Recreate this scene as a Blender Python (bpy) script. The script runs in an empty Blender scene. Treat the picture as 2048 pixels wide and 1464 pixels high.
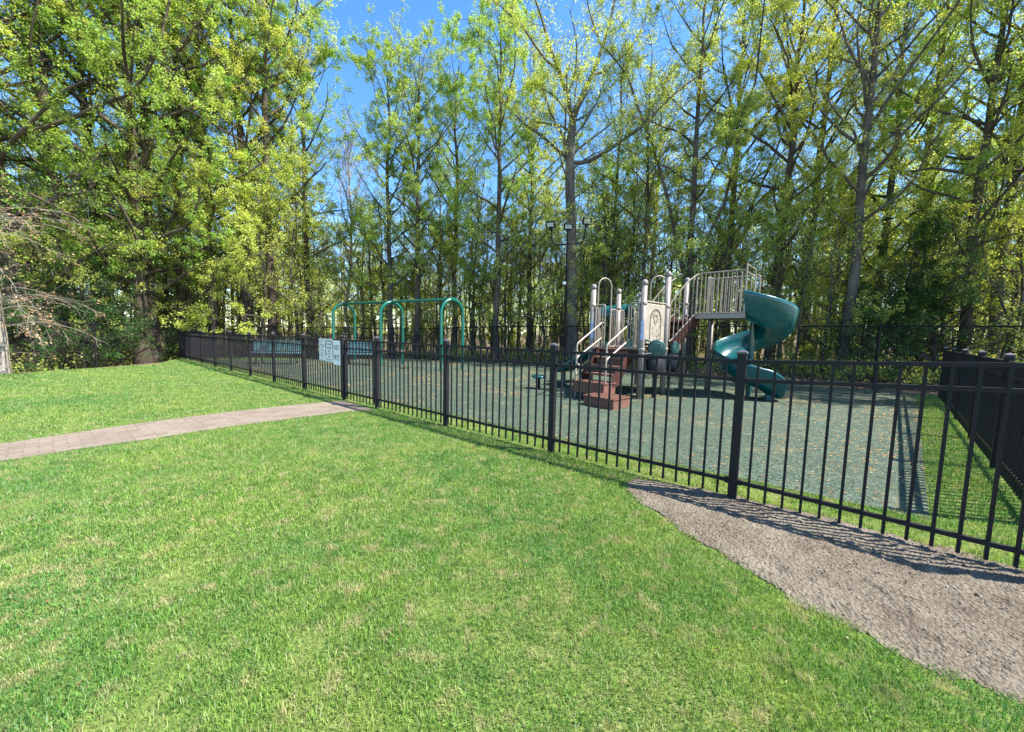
import bpy, math, random
import numpy as np
from mathutils import Vector, Matrix
R = math.radians
SC = bpy.context.scene
COL = SC.collection
# ------------------------------------------------------------------ camera
F_PX, W_PX, H_PX, CAM_H = 740.0, 2048.0, 1464.0, 1.34
PITCH = math.atan(64/740.0); ROLL = 0.021
cam_d = bpy.data.cameras.new('camera'); cam = bpy.data.objects.new('camera', cam_d); COL.objects.link(cam)
cam_d.sensor_width = 36; cam_d.lens = F_PX/W_PX*36; cam_d.clip_end = 900; cam_d.clip_start = .02
CM = Matrix.Translation((0, 0, CAM_H)) @ Matrix.Rotation(math.pi/2-PITCH, 4, 'X') @ Matrix.Rotation(ROLL, 4, 'Z')
cam.matrix_world = CM
SC.camera = cam
CR = CM.to_3x3()
def ray(px, py): return CR @ Vector(((px-W_PX/2)/F_PX, (H_PX/2-py)/F_PX, -1))
def at(px, py, z=0.0):           # photo pixel -> point on the height z
    d = ray(px, py); t = (z-CAM_H)/d.z; return Vector((d.x*t, d.y*t, z))
def ad(px, py, Y):               # photo pixel -> point at the depth Y
    d = ray(px, py); t = Y/d.y; return Vector((d.x*t, Y, CAM_H+d.z*t))
# ------------------------------------------------------------------ light
SUN = Vector((.70, -.17, 1.0)).normalized()
w = bpy.data.worlds.new('World'); SC.world = w; w.use_nodes = True
nt = w.node_tree; nt.nodes.clear()
sky = nt.nodes.new('ShaderNodeTexSky'); sky.sky_type = 'NISHITA'; sky.sun_disc = False
sky.sun_elevation = math.asin(SUN.z); sky.sun_rotation = math.atan2(SUN.x, SUN.y)
sky.air_density = 1.0; sky.dust_density = .35; sky.ozone_density = 3.5; sky.altitude = 50
bg = nt.nodes.new('ShaderNodeBackground'); bg.inputs[1].default_value = .135
wo = nt.nodes.new('ShaderNodeOutputWorld'); hsv = nt.nodes.new('ShaderNodeHueSaturation'); hsv.inputs['Saturation'].default_value = 1.22; nt.links.new(sky.outputs[0], hsv.inputs['Color']); nt.links.new(hsv.outputs[0], bg.inputs[0]); nt.links.new(bg.outputs[0], wo.inputs[0])
sd = bpy.data.lights.new('sun', 'SUN'); sd.energy = 5.0; sd.angle = R(.55); sd.color = (1, .955, .88)
so = bpy.data.objects.new('sun', sd); COL.objects.link(so); so.location = (20, 0, 40)
so.rotation_euler = SUN.to_track_quat('Z', 'Y').to_euler()
SC.view_settings.view_transform = 'Standard'; SC.view_settings.look = 'None'; SC.view_settings.gamma = 1
SC.view_settings.exposure = 1.5
SC.cycles.max_bounces = 8; SC.cycles.transmission_bounces = 4; SC.cycles.diffuse_bounces = 4
SC.cycles.use_denoising = True
# ------------------------------------------------------------------ materials
class NT:
    def __init__(s, name):
        s.m = bpy.data.materials.new(name); s.m.use_nodes = True; s.t = s.m.node_tree; s.t.nodes.clear()
        s.out = s.t.nodes.new('ShaderNodeOutputMaterial')
    def n(s, typ, **kw):
        nd = s.t.nodes.new('ShaderNode'+typ)
        ins = kw.pop('ins', {})
        for k, v in kw.items(): setattr(nd, k, v)
        for k, v in ins.items():
            if isinstance(v, bpy.types.NodeSocket): s.t.links.new(v, nd.inputs[k])
            else: nd.inputs[k].default_value = v
        return nd
    def link(s, a, b): s.t.links.new(a, b)
    def ramp(s, fac, stops, interp='LINEAR'):
        nd = s.n('ValToRGB', ins={0: fac}); cr = nd.color_ramp; cr.interpolation = interp
        while len(cr.elements) < len(stops): cr.elements.new(.5)
        for e, (p, c) in zip(cr.elements, stops):
            e.position = p; e.color = (*c, 1) if len(c) == 3 else c
        return nd.outputs[0]
    def noise(s, vec, scale, detail=4, rough=.6, dist=0):
        return s.n('TexNoise', ins={'Vector': vec, 'Scale': scale, 'Detail': detail, 'Roughness': rough, 'Distortion': dist}).outputs[0]
    def mix(s, f, a, b, mode='MIX'):
        nd = s.n('Mix', data_type='RGBA', blend_type=mode)
        for i, v in ((0, f), (6, a), (7, b)):
            if isinstance(v, bpy.types.NodeSocket): s.link(v, nd.inputs[i])
            else: nd.inputs[i].default_value = v if i == 0 else ((*v, 1) if len(v) == 3 else v)
        return nd.outputs[2]
    def pr(s, col, rough=.8, spec=.5, metal=0, bump=None, bs=.5, bd=.01, coat=0):
        p = s.n('BsdfPrincipled')
        for k, v in (('Base Color', col), ('Roughness', rough), ('Specular IOR Level', spec), ('Metallic', metal), ('Coat Weight', coat)):
            if isinstance(v, bpy.types.NodeSocket): s.link(v, p.inputs[k])
            else: p.inputs[k].default_value = (*v, 1) if k == 'Base Color' and len(v) == 3 else v
        if bump is not None:
            b = s.n('Bump', ins={'Height': bump, 'Strength': bs, 'Distance': bd}); s.link(b.outputs[0], p.inputs['Normal'])
        return p
    def done(s, sh): s.link(sh.outputs[0], s.out.inputs[0]); return s.m
def wpos(t): return t.n('NewGeometry').outputs['Position']

def mat_leaf(name, stops, trans=.5, tcol=(1.08, 1.0, .6), hue=.12):
    t = NT(name); g = t.n('NewGeometry'); oi = t.n('ObjectInfo')
    c = t.ramp(g.outputs['Random Per Island'], stops)
    v = t.n('MapRange', ins={0: oi.outputs['Random'], 3: .5-hue*.06, 4: .5+hue*.16})
    v2 = t.n('MapRange', ins={0: t.n('Math', operation='FRACT', ins={0: t.n('Math', operation='MULTIPLY', ins={0: oi.outputs['Random'], 1: 7.31}).outputs[0]}).outputs[0], 3: .88, 4: 1.15})
    hs = t.n('HueSaturation', ins={'Hue': v.outputs[0], 'Saturation': 1.0, 'Value': v2.outputs[0], 'Color': c}).outputs[0]
    d = t.pr(hs, .55, .35)
    tr = t.n('BsdfTranslucent', ins={'Color': t.mix(1.0, hs, tcol, 'MULTIPLY')})
    mx = t.n('MixShader', ins={0: trans, 1: d.outputs[0], 2: tr.outputs[0]})
    return t.done(mx)
M = {}
M['leaf_spring'] = mat_leaf('leaf_spring', [(0, (.27, .39, .07)), (.45, (.44, .54, .11)), (.8, (.57, .63, .17)), (1, (.66, .64, .28))], .55)
M['leaf_yellow'] = mat_leaf('leaf_yellow', [(0, (.36, .45, .07)), (.5, (.50, .57, .11)), (.85, (.60, .63, .17)), (1, (.60, .56, .22))], .55)
M['leaf_green'] = mat_leaf('leaf_green', [(0, (.17, .30, .05)), (.5, (.31, .45, .08)), (1, (.47, .58, .13))], .55)
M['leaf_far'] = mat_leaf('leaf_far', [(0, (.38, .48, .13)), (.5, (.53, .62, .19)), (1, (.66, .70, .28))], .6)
M['leaf_dark'] = mat_leaf('leaf_dark', [(0, (.03, .08, .015)), (.6, (.06, .14, .025)), (1, (.13, .24, .04))], .25)
M['leaf_tan'] = mat_leaf('leaf_tan', [(0, (.30, .17, .08)), (.6, (.42, .27, .14)), (1, (.5, .38, .2))], .35, (1, .9, .8))

def mat_bark(name, c0, c1, sc=1.0):
    t = NT(name); p = t.n('TexCoord').outputs['Object']
    mp = t.n('Mapping', ins={'Vector': p, 'Scale': (9*sc, 9*sc, 1.4*sc)}).outputs[0]
    n1 = t.noise(mp, 1.5, 6, .7); n2 = t.noise(p, .9, 2)
    c = t.mix(t.ramp(n2, [(.4, (0, 0, 0)), (.65, (.7, .7, .7))]), t.ramp(n1, [(.3, c0), (.7, c1)]), tuple(x*1.5 for x in c1))
    return t.done(t.pr(c, .95, .2, bump=n1, bs=.9, bd=.03))
M['bark'] = mat_bark('bark', (.028, .022, .018), (.115, .09, .07))
M['bark_pale'] = mat_bark('bark_pale', (.13, .105, .085), (.34, .29, .235))
M['bark_dark'] = mat_bark('bark_dark', (.03, .025, .022), (.10, .085, .07))

def mat_metal(name, col, rough=.35, spec=.5, coat=0, var=.15):
    t = NT(name); p = t.n('TexCoord').outputs['Object']
    n = t.noise(p, 6, 5, .65); 
    c = t.mix(t.ramp(n, [(.35, (0, 0, 0)), (.7, (1, 1, 1))]), tuple(x*(1-var) for x in col), tuple(x*(1+var) for x in col))
    r = t.n('MapRange', ins={0: n, 3: rough*.8, 4: rough*1.3}).outputs[0]
    return t.done(t.pr(c, r, spec, coat=coat, bump=t.noise(p, 60, 2), bs=.06, bd=.002))
M['fence'] = mat_metal('black_powder_coat', (.014, .0125, .0155), .5, .22)
M['fence_cap'] = mat_metal('grey_cap_coat', (.075, .07, .08), .45, .4)
M['chain'] = mat_metal('black_vinyl', (.006, .0055, .0055), .6, .3)
M['green_pipe'] = mat_metal('green_pipe_paint', (.004, .12, .082), .3, .5, .3)
M['teal'] = mat_metal('teal_moulded_plastic', (.003, .080, .082), .26, .5, .35)
M['teal_dark'] = mat_metal('dark_green_plastic', (.008, .055, .045), .4)
M['tan_metal'] = mat_metal('tan_pipe_paint', (.30, .25, .195), .4)
M['tan_post'] = mat_metal('tan_post_paint', (.225, .19, .165), .45)
M['tan_panel'] = mat_metal('tan_plastic', (.34, .29, .225), .5)
M['groove'] = mat_metal('carved_shade_plastic', (.09, .07, .05), .7)
M['cream_line'] = mat_metal('pale_green_line', (.16, .30, .22), .6)
M['brown'] = mat_metal('brown_coated_deck', (.060, .020, .013), .6, .3)
M['terra'] = mat_metal('terracotta_step_coat', (.17, .078, .052), .65, .3)
M['black'] = mat_metal('black_rubber', (.012, .013, .016), .6)
M['white'] = mat_metal('white_sign_sheet', (.80, .80, .78), .5, var=.05)
M['ink'] = mat_metal('black_sign_ink', (.02, .02, .022), .5)
M['red_ink'] = mat_metal('red_sign_ink', (.45, .06, .07), .5)
M['bench'] = mat_metal('bench_mesh_coat', (.11, .24, .26), .4)
M['glass'] = mat_metal('lamp_lens', (.55, .57, .55), .2)
M['sticker'] = mat_metal('pale_blue_sticker', (.42, .52, .72), .5)

def mat_soil_lawn():
    t = NT('lawn_soil'); p = wpos(t)
    a = t.noise(p, .9, 5, .65); b = t.noise(p, 45, 4, .7)
    c = t.mix(t.ramp(b, [(.35, (0, 0, 0)), (.65, (1, 1, 1))]), (.055, .095, .018), (.16, .22, .05))
    c = t.mix(t.ramp(a, [(.45, (0, 0, 0)), (.75, (.7, .7, .7))]), c, (.22, .20, .085))
    return t.done(t.pr(c, .95, .1, bump=b, bs=.8, bd=.02))
def mat_grass():
    t = NT('grass_blade'); p = wpos(t); g = t.n('NewGeometry')
    pz = t.n('Mapping', ins={'Vector': p, 'Scale': (1, 1, 0)}).outputs[0]
    c = t.ramp(g.outputs['Random Per Island'], [(0, (.035, .11, .018)), (.4, (.165, .32, .045)), (.75, (.31, .46, .085)), (.92, (.43, .50, .18)), (1, (.52, .48, .30))])
    big = t.noise(pz, .55, 4, .6, .4); med = t.noise(pz, 3.2, 4, .65)
    c = t.mix(t.ramp(big, [(.40, (0, 0, 0)), (.60, (.85, .85, .85))]), c, t.mix(1.0, c, (.48, .76, .9), 'MULTIPLY'))
    c = t.mix(t.ramp(med, [(.52, (0, 0, 0)), (.74, (.75, .75, .75))]), c, (.42, .46, .14))
    c = t.mix(t.ramp(t.noise(pz, 8, 4, .7), [(.53, (0, 0, 0)), (.64, (.8, .8, .8))]), c, (.50, .42, .24))
    c = t.mix(t.ramp(t.noise(pz, 5, 3, .7), [(.53, (0, 0, 0)), (.66, (.65, .65, .65))]), c, (.07, .19, .04))
    d = t.pr(c, .6, .18)
    tr = t.n('BsdfTranslucent', ins={'Color': t.mix(1.0, c, (1.1, 1.05, .6), 'MULTIPLY')})
    return t.done(t.n('MixShader', ins={0: .38, 1: d.outputs[0], 2: tr.outputs[0]}))
def mat_turf():
    t = NT('rubber_surface'); p = wpos(t)
    v = t.n('TexVoronoi', ins={'Vector': p, 'Scale': 85}).outputs['Color']
    sx = t.n('SeparateColor', ins={0: v})
    c = t.ramp(sx.outputs[0], [(0, (.013, .02, .013)), (.3, (.033, .056, .035)), (.65, (.066, .106, .076)), (.9, (.13, .165, .12)), (1, (.29, .28, .20))], 'CONSTANT')
    a = t.noise(p, .5, 5, .6); c = t.mix(t.ramp(a, [(.35, (0, 0, 0)), (.7, (.55, .55, .55))]), c, (.042, .058, .036))
    b = t.noise(p, 2.2, 6, .75); c = t.mix(t.ramp(b, [(.52, (0, 0, 0)), (.75, (.65, .65, .65))]), c, (.16, .15, .08))
    return t.done(t.pr(c, .85, .3, bump=sx.outputs[0], bs=.5, bd=.004))
def mat_dirt():
    t = NT('bare_soil'); p = wpos(t)
    a = t.noise(p, 2.2, 6, .7); b = t.noise(p, 38, 6, .75); v = t.n('TexVoronoi', ins={'Vector': p, 'Scale': 55}).outputs[0]
    c = t.mix(t.ramp(b, [(.32, (0, 0, 0)), (.66, (1, 1, 1))]), (.066, .053, .037), (.205, .168, .122))
    c = t.mix(t.ramp(a, [(.42, (0, 0, 0)), (.68, (.6, .6, .6))]), c, (.25, .215, .165))
    c = t.mix(t.ramp(t.noise(p, 6, 5, .7), [(.5, (0, 0, 0)), (.66, (.6, .6, .6))]), c, (.085, .066, .048))
    h = t.n('Math', operation='SUBTRACT', ins={0: b, 1: v}).outputs[0]
    return t.done(t.pr(c, .97, .15, bump=h, bs=.9, bd=.016))
def mat_litter():
    t = NT('forest_litter'); p = wpos(t)
    v = t.n('TexVoronoi', ins={'Vector': p, 'Scale': 13, 'Randomness': 1}); sx = t.n('SeparateColor', ins={0: v.outputs['Color']})
    c = t.ramp(sx.outputs[0], [(0, (.045, .03, .018)), (.35, (.12, .075, .045)), (.7, (.22, .145, .085)), (1, (.33, .23, .14))])
    a = t.noise(p, .7, 5, .6); c = t.mix(t.ramp(a, [(.5, (0, 0, 0)), (.7, (.6, .6, .6))]), c, (.06, .09, .02))
    return t.done(t.pr(c, .95, .15, bump=v.outputs[0], bs=.8, bd=.04))
def mat_pavers(ang):
    t = NT('brick_pavers'); p = wpos(t)
    mp = t.n('Mapping', ins={'Vector': p, 'Rotation': (0, 0, -ang)}).outputs[0]
    br = t.n('TexBrick', ins={'Vector': mp, 'Color1': (.155, .118, .088, 1), 'Color2': (.225, .178, .138, 1), 'Mortar': (.12, .095, .07, 1), 'Scale': 1.0,
                              'Mortar Size': .007, 'Brick Width': .20, 'Row Height': .10, 'Mortar Smooth': .2})
    br.offset = .5
    n = t.noise(p, 30, 5, .7); a = t.noise(p, 2.5, 4)
    c = t.mix(t.ramp(n, [(.3, (0, 0, 0)), (.7, (.5, .5, .5))]), br.outputs[0], (.19, .155, .12))
    c = t.mix(t.ramp(a, [(.45, (0, 0, 0)), (.7, (.5, .5, .5))]), c, (.27, .225, .18))
    h = t.n('Math', operation='SUBTRACT', ins={0: n, 1: br.outputs[1]}).outputs[0]
    return t.done(t.pr(c, .9, .2, bump=h, bs=.6, bd=.008))
def mat_rand(name, stops, rough=.9):
    t = NT(name); c = t.ramp(t.n('NewGeometry').outputs['Random Per Island'], stops)
    return t.done(t.pr(c, rough, .2))
M['lawn'] = mat_soil_lawn(); M['grass'] = mat_grass(); M['turf'] = mat_turf(); M['dirt'] = mat_dirt(); M['litter'] = mat_litter()
M['catkin'] = mat_rand('catkin', [(0, (.16, .075, .025)), (.5, (.32, .17, .05)), (1, (.42, .31, .12))])
M['clod'] = mat_rand('soil_clod', [(0, (.05, .04, .03)), (.6, (.17, .14, .105)), (1, (.34, .30, .25))])
M['straw'] = mat_rand('straw', [(0, (.13, .10, .05)), (.5, (.27, .22, .12)), (1, (.40, .35, .21))])
M['bark_mid'] = mat_bark('bark_mid', (.045, .038, .031), (.155, .13, .105))
M['dry_leaf'] = mat_rand('dry_leaf', [(0, (.10, .055, .03)), (.5, (.26, .15, .08)), (1, (.42, .30, .18))])

# ------------------------------------------------------------------ object helpers
def tag(o, label=None, cat=None, group=None, kind=None):
    if label: o['label'] = label
    if cat: o['category'] = cat
    if group: o['group'] = group
    if kind: o['kind'] = kind
    return o
def empty(name, loc, label, cat, group=None, rz=0):
    o = bpy.data.objects.new(name, None); COL.objects.link(o); o.location = loc; o.rotation_euler.z = rz
    o.empty_display_size = .2
    return tag(o, label, cat, group)
def np_mesh(name, V, faces_list):
    """V (n,3); faces_list = list of (k,m) int arrays"""
    me = bpy.data.meshes.new(name); V = np.asarray(V, np.float32)
    loops = np.concatenate([f.ravel() for f in faces_list]).astype(np.int32)
    tot = np.concatenate([np.full(len(f), f.shape[1], np.int32) for f in faces_list])
    st = np.concatenate([[0], np.cumsum(tot)[:-1]]).astype(np.int32)
    me.vertices.add(len(V)); me.vertices.foreach_set('co', V.ravel())
    me.loops.add(len(loops)); me.loops.foreach_set('vertex_index', loops)
    me.polygons.add(len(tot)); me.polygons.foreach_set('loop_start', st); me.polygons.foreach_set('loop_total', tot)
    me.update(calc_edges=True)
    return me
class MB:
    """collects geometry in world coordinates; build() links it as ONE object"""
    def __init__(s): s.v = []; s.f = []; s.sm = []
    def add(s, vs, fs, smooth=False):
        o = len(s.v); s.v += [tuple(v) for v in vs]
        for f in fs: s.f.append(tuple(i+o for i in f)); s.sm.append(smooth)
        return s
    def box(s, c, size, X=(1, 0, 0), Z=(0, 0, 1), bev=0):
        X = Vector(X).normalized(); Z = Vector(Z).normalized(); Y = Z.cross(X).normalized(); Z = X.cross(Y)
        hx, hy, hz = size[0]/2, size[1]/2, size[2]/2; c = Vector(c)
        if bev <= 0:
            vs = [c+X*(hx*a)+Y*(hy*b)+Z*(hz*d) for d in (-1, 1) for a, b in ((-1, -1), (1, -1), (1, 1), (-1, 1))]
            return s.add(vs, [(3, 2, 1, 0), (4, 5, 6, 7), (0, 1, 5, 4), (1, 2, 6, 5), (2, 3, 7, 6), (3, 0, 4, 7)])
        b = min(bev, hx*.9, hy*.9, hz*.9); vs = []
        for z, i in ((-hz, b), (-hz+b, 0), (hz-b, 0), (hz, b)):
            for (x, y) in ((-hx+i+(0 if i else b), -hy+i), (hx-i-(0 if i else b), -hy+i), (hx-i, -hy+i+(0 if i else b)), (hx-i, hy-i-(0 if i else b)),
                           (hx-i-(0 if i else b), hy-i), (-hx+i+(0 if i else b), hy-i), (-hx+i, hy-i-(0 if i else b)), (-hx+i, -hy+i+(0 if i else b))):
                vs.append(c+X*x+Y*y+Z*z)
        fs = [tuple(range(7, -1, -1)), tuple(range(24, 32))]
        for k in range(3):
            for j in range(8): fs.append((k*8+j, k*8+(j+1) % 8, k*8+8+(j+1) % 8, k*8+8+j))
        return s.add(vs, fs)
    def bar(s, a, b, wd, ht=None, up=(0, 0, 1)):
        a = Vector(a); b = Vector(b); d = b-a
        Z = Vector(up)
        if abs(d.normalized().dot(Z)) > .99: Z = Vector((1, 0, 0))
        X = d.normalized(); Y = Z.cross(X).normalized(); Z = X.cross(Y)
        return s.box((a+b)/2, (d.length, wd, ht or wd), X, Z)
    def tube(s, pts, r, n=10, cap=True):
        pts = [Vector(p) for p in pts]; m = len(pts)
        rs = r if isinstance(r, (list, tuple)) else [r]*m
        vs = []; prev = None
        for i, p in enumerate(pts):
            t = (pts[min(i+1, m-1)]-pts[max(i-1, 0)]).normalized()
            if prev is None:
                a = Vector((0, 0, 1)) if abs(t.z) < .9 else Vector((1, 0, 0)); u = t.cross(a).normalized()
            else: u = (prev-t*prev.dot(t)).normalized()
            prev = u; v = t.cross(u)
            for k in range(n):
                g = 2*math.pi*k/n; vs.append(p+(u*math.cos(g)+v*math.sin(g))*rs[i])
        fs = [(i*n+k, i*n+(k+1) % n, (i+1)*n+(k+1) % n, (i+1)*n+k) for i in range(m-1) for k in range(n)]
        s.add(vs, fs, True)
        if cap:
            s.add(vs[:n], [tuple(range(n-1, -1, -1))]); s.add(vs[-n:], [tuple(range(n))])
        return s
    def lathe(s, c, prof, n=20, X=(1, 0, 0), Z=(0, 0, 1)):
        """prof: (radius, height) along Z"""
        X = Vector(X).normalized(); Z = Vector(Z).normalized(); Y = Z.cross(X).normalized(); X = Y.cross(Z); c = Vector(c); vs = []
        for r, h in prof:
            for k in range(n):
                g = 2*math.pi*k/n; vs.append(c+(X*math.cos(g)+Y*math.sin(g))*max(r, .0004)+Z*h)
        fs = [(i*n+k, i*n+(k+1) % n, (i+1)*n+(k+1) % n, (i+1)*n+k) for i in range(len(prof)-1) for k in range(n)]
        fs += [tuple(range(n-1, -1, -1)), tuple(range((len(prof)-1)*n, len(prof)*n))]
        return s.add(vs, fs, True)
    def prism(s, poly, depth_vec):
        d = Vector(depth_vec); vs = [Vector(p) for p in poly]; n = len(vs); vs = vs+[v+d for v in vs]
        fs = [tuple(range(n-1, -1, -1)), tuple(range(n, 2*n))]+[(i, (i+1) % n, n+(i+1) % n, n+i) for i in range(n)]
        return s.add(vs, fs)
    def sweep(s, rings, closed=True, smooth=True, caps=True):
        n = len(rings[0]); vs = [p for r in rings for p in r]
        fs = [(i*n+k, (i+1)*n+k, (i+1)*n+(k+1) % n, i*n+(k+1) % n) for i in range(len(rings)-1) for k in range(n if closed else n-1)]
        s.add(vs, fs, smooth)
        if caps and closed: s.add(list(rings[0]), [tuple(range(n))]); s.add(list(rings[-1]), [tuple(range(n-1, -1, -1))])
        return s
    def build(s, name, mat, parent=None, label=None):
        me = bpy.data.meshes.new(name)
        org = Vector((0, 0, 0))
        o = bpy.data.objects.new(name, me)
        root = parent
        wl = Vector((0, 0, 0)); a = parent
        while a is not None: wl += a.location; a = a.parent
        if parent is None:
            xs = np.array(s.v); wl = Vector(((xs[:, 0].min()+xs[:, 0].max())/2, (xs[:, 1].min()+xs[:, 1].max())/2, xs[:, 2].min())); o.location = wl
        me.from_pydata([(v[0]-wl.x, v[1]-wl.y, v[2]-wl.z) for v in s.v], [], s.f); me.validate(); me.update()
        if len(me.polygons) == len(s.sm): me.polygons.foreach_set('use_smooth', s.sm)
        me.materials.append(mat); COL.objects.link(o)
        if parent is not None: o.parent = parent
        if label: o['label'] = label
        return o
def arc(c, r, a0, a1, n, U, V):
    U = Vector(U); V = Vector(V); c = Vector(c)
    return [c+U*(r*math.cos(a0+(a1-a0)*i/n))+V*(r*math.sin(a0+(a1-a0)*i/n)) for i in range(n+1)]
def rounded(pts, r, n=5):
    pts = [Vector(p) for p in pts]; out = [pts[0]]
    for i in range(1, len(pts)-1):
        a, b, c = pts[i-1], pts[i], pts[i+1]; d1 = (a-b); d2 = (c-b); q = min(r, d1.length*.49, d2.length*.49)
        p1 = b+d1.normalized()*q; p2 = b+d2.normalized()*q
        for k in range(n+1):
            t = k/n; out.append(p1*(1-t)**2+b*2*t*(1-t)+p2*t*t)
    out.append(pts[-1]); return out
def vnoise(x, y, scale, seed=0, octaves=3):
    x = np.asarray(x, float)*scale; y = np.asarray(y, float)*scale; out = np.zeros_like(x); amp = 1; tot = 0
    for o in range(octaves):
        g = np.random.RandomState(seed+o).rand(128, 128)
        xi = np.floor(x).astype(int); yi = np.floor(y).astype(int); fx = x-xi; fy = y-yi
        fx = fx*fx*(3-2*fx); fy = fy*fy*(3-2*fy); a = xi % 128; b = yi % 128; a1 = (a+1) % 128; b1 = (b+1) % 128
        out += amp*((g[a, b]*(1-fx)+g[a1, b]*fx)*(1-fy)+(g[a, b1]*(1-fx)+g[a1, b1]*fx)*fy)
        tot += amp; amp *= .5; x = x*2.03; y = y*2.03
    return out/tot
def inside(poly, x, y):
    c = np.zeros(len(x), bool); n = len(poly); j = n-1
    for i in range(n):
        xi, yi = poly[i][:2]; xj, yj = poly[j][:2]
        if yi != yj:
            c ^= ((yi > y) != (yj > y)) & (x < (xj-xi)*(y-yi)/(yj-yi)+xi)
        j = i
    return c
def sheet(name, poly, z, mat, thick=0):
    b = MB(); b.add([(p[0], p[1], z) for p in poly], [tuple(range(len(poly)))]); o = b.build(name, mat)
    for p in o.data.polygons:
        if p.normal.z < 0: p.flip()
    return tag(o, kind='structure')

# ------------------------------------------------------------------ layout
FD = Vector((-.780, .626, 0)).normalized()      # the way the front fence runs, away to the left
FN = Vector((FD.y, -FD.x, 0)); FN = -FN if FN.y > 0 else FN   # towards the lawn
P0 = Vector((1.87, 3.005, 0))
GATE_A = P0+FD*5.4                               # post right of the gate
GATE_B = GATE_A+FD*1.16                          # post left of the gate
P_END = GATE_B+FD*(8*1.8)
RC = Vector((10.4, 8.9, 0)); RD = Vector((-5.65, -5.47, 0)).normalized()   # right side fence from its far corner
# corner of the two fences, outside the picture
den = FD.x*RD.y-FD.y*RD.x
tt = ((RC.x-P0.x)*RD.y-(RC.y-P0.y)*RD.x)/den
CORNER = P0+FD*tt
CHAIN = [(-15.9, 3.0, -.40), (-15.3, 8.6, -.42), (-14.9, 13.2, -.42), (-15.0, 17.0, -.38), (-5, 19.2, -.3), (-.5, 17.5, -.12), (13.2, 8.9, 0), (17.5, 6.3, 0)]
# ------------------------------------------------------------------ ground
def big_ground():
    xs = np.concatenate([np.linspace(-400, -60, 12), np.linspace(-50, 50, 160), np.linspace(60, 400, 12)])
    ys = np.concatenate([np.linspace(-60, 10, 14), np.linspace(11, 60, 45), np.linspace(70, 500, 16)])
    X, Y = np.meshgrid(xs, ys, indexing='ij'); Z = -.035+0*X
    k = np.clip((Y-15.5)/4, 0, 1)*np.clip((-X+1)/8, 0, 1); Z -= .33*k
    Z -= .40*np.clip((-X-13.6)/1.1, 0, 1)*(1-k)
    Z += np.clip((Y-18)/10, 0, 1)*(vnoise(X, Y, .15, 5)-.5)*.5
    V = np.stack([X, Y, Z], -1).reshape(-1, 3); n, m = X.shape
    I = np.arange(n*m).reshape(n, m)
    Fq = np.stack([I[:-1, :-1], I[1:, :-1], I[1:, 1:], I[:-1, 1:]], -1).reshape(-1, 4)
    me = np_mesh('ground', V, [Fq]); me.materials.append(M['litter']); me.polygons.foreach_set('use_smooth', np.ones(len(Fq), bool))
    o = bpy.data.objects.new('ground', me); COL.objects.link(o); return tag(o, kind='structure')
big_ground()
L_EDGE = [Vector((-14.7, 7, 0)), at(0, 749), at(100, 741.5), at(222, 734.5), at(310, 729), at(374, 722)]
lawn_poly = [Vector((-14.6, -14, 0)), Vector((14, -14, 0)), CORNER+FN*.0+Vector((10, -4, 0)), RC+Vector((6, 0, 0)), RC+Vector((.4, .3, 0)), Vector((8.5, 11.2, 0)), P_END+Vector((3, 1.6, 0)), P_END]+[v for v in L_EDGE[::-1][1:]]
sheet('lawn', lawn_poly, 0, M['lawn'])
# brick path
path_up = [at(-500, 962), at(0, 889), at(150, 866), at(300, 844), at(460, 824), at(600, 809), at(686, 802)]
path_dn = [at(752, 821), at(700, 823.5), at(600, 836), at(440, 857), at(300, 879), at(150, 900), at(0, 924), at(-500, 1010)]
path_poly = path_up+path_dn
pd = (at(600, 822)-at(0, 906)); sheet('path', path_poly, .006, mat_pavers(math.atan2(pd.y, pd.x)))
# rubber surface
tA = CORNER-FN*.52; tA = CORNER+((FD+RD*-1).normalized())*.75
turf_poly = [tA, P_END-FN*.5+FD*-2.2, P_END-FN*.5+FD*-2.2+Vector((2.2, 1.2, 0)), Vector((-5.2, 18.3, 0)), Vector((-.5, 17.0, 0)), Vector((6.3, 12.75, 0)), Vector((10.6, 9.95, 0)), at(1833, 790)]
sheet('rubber_play_surface', turf_poly, .008, M['turf'])
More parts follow.
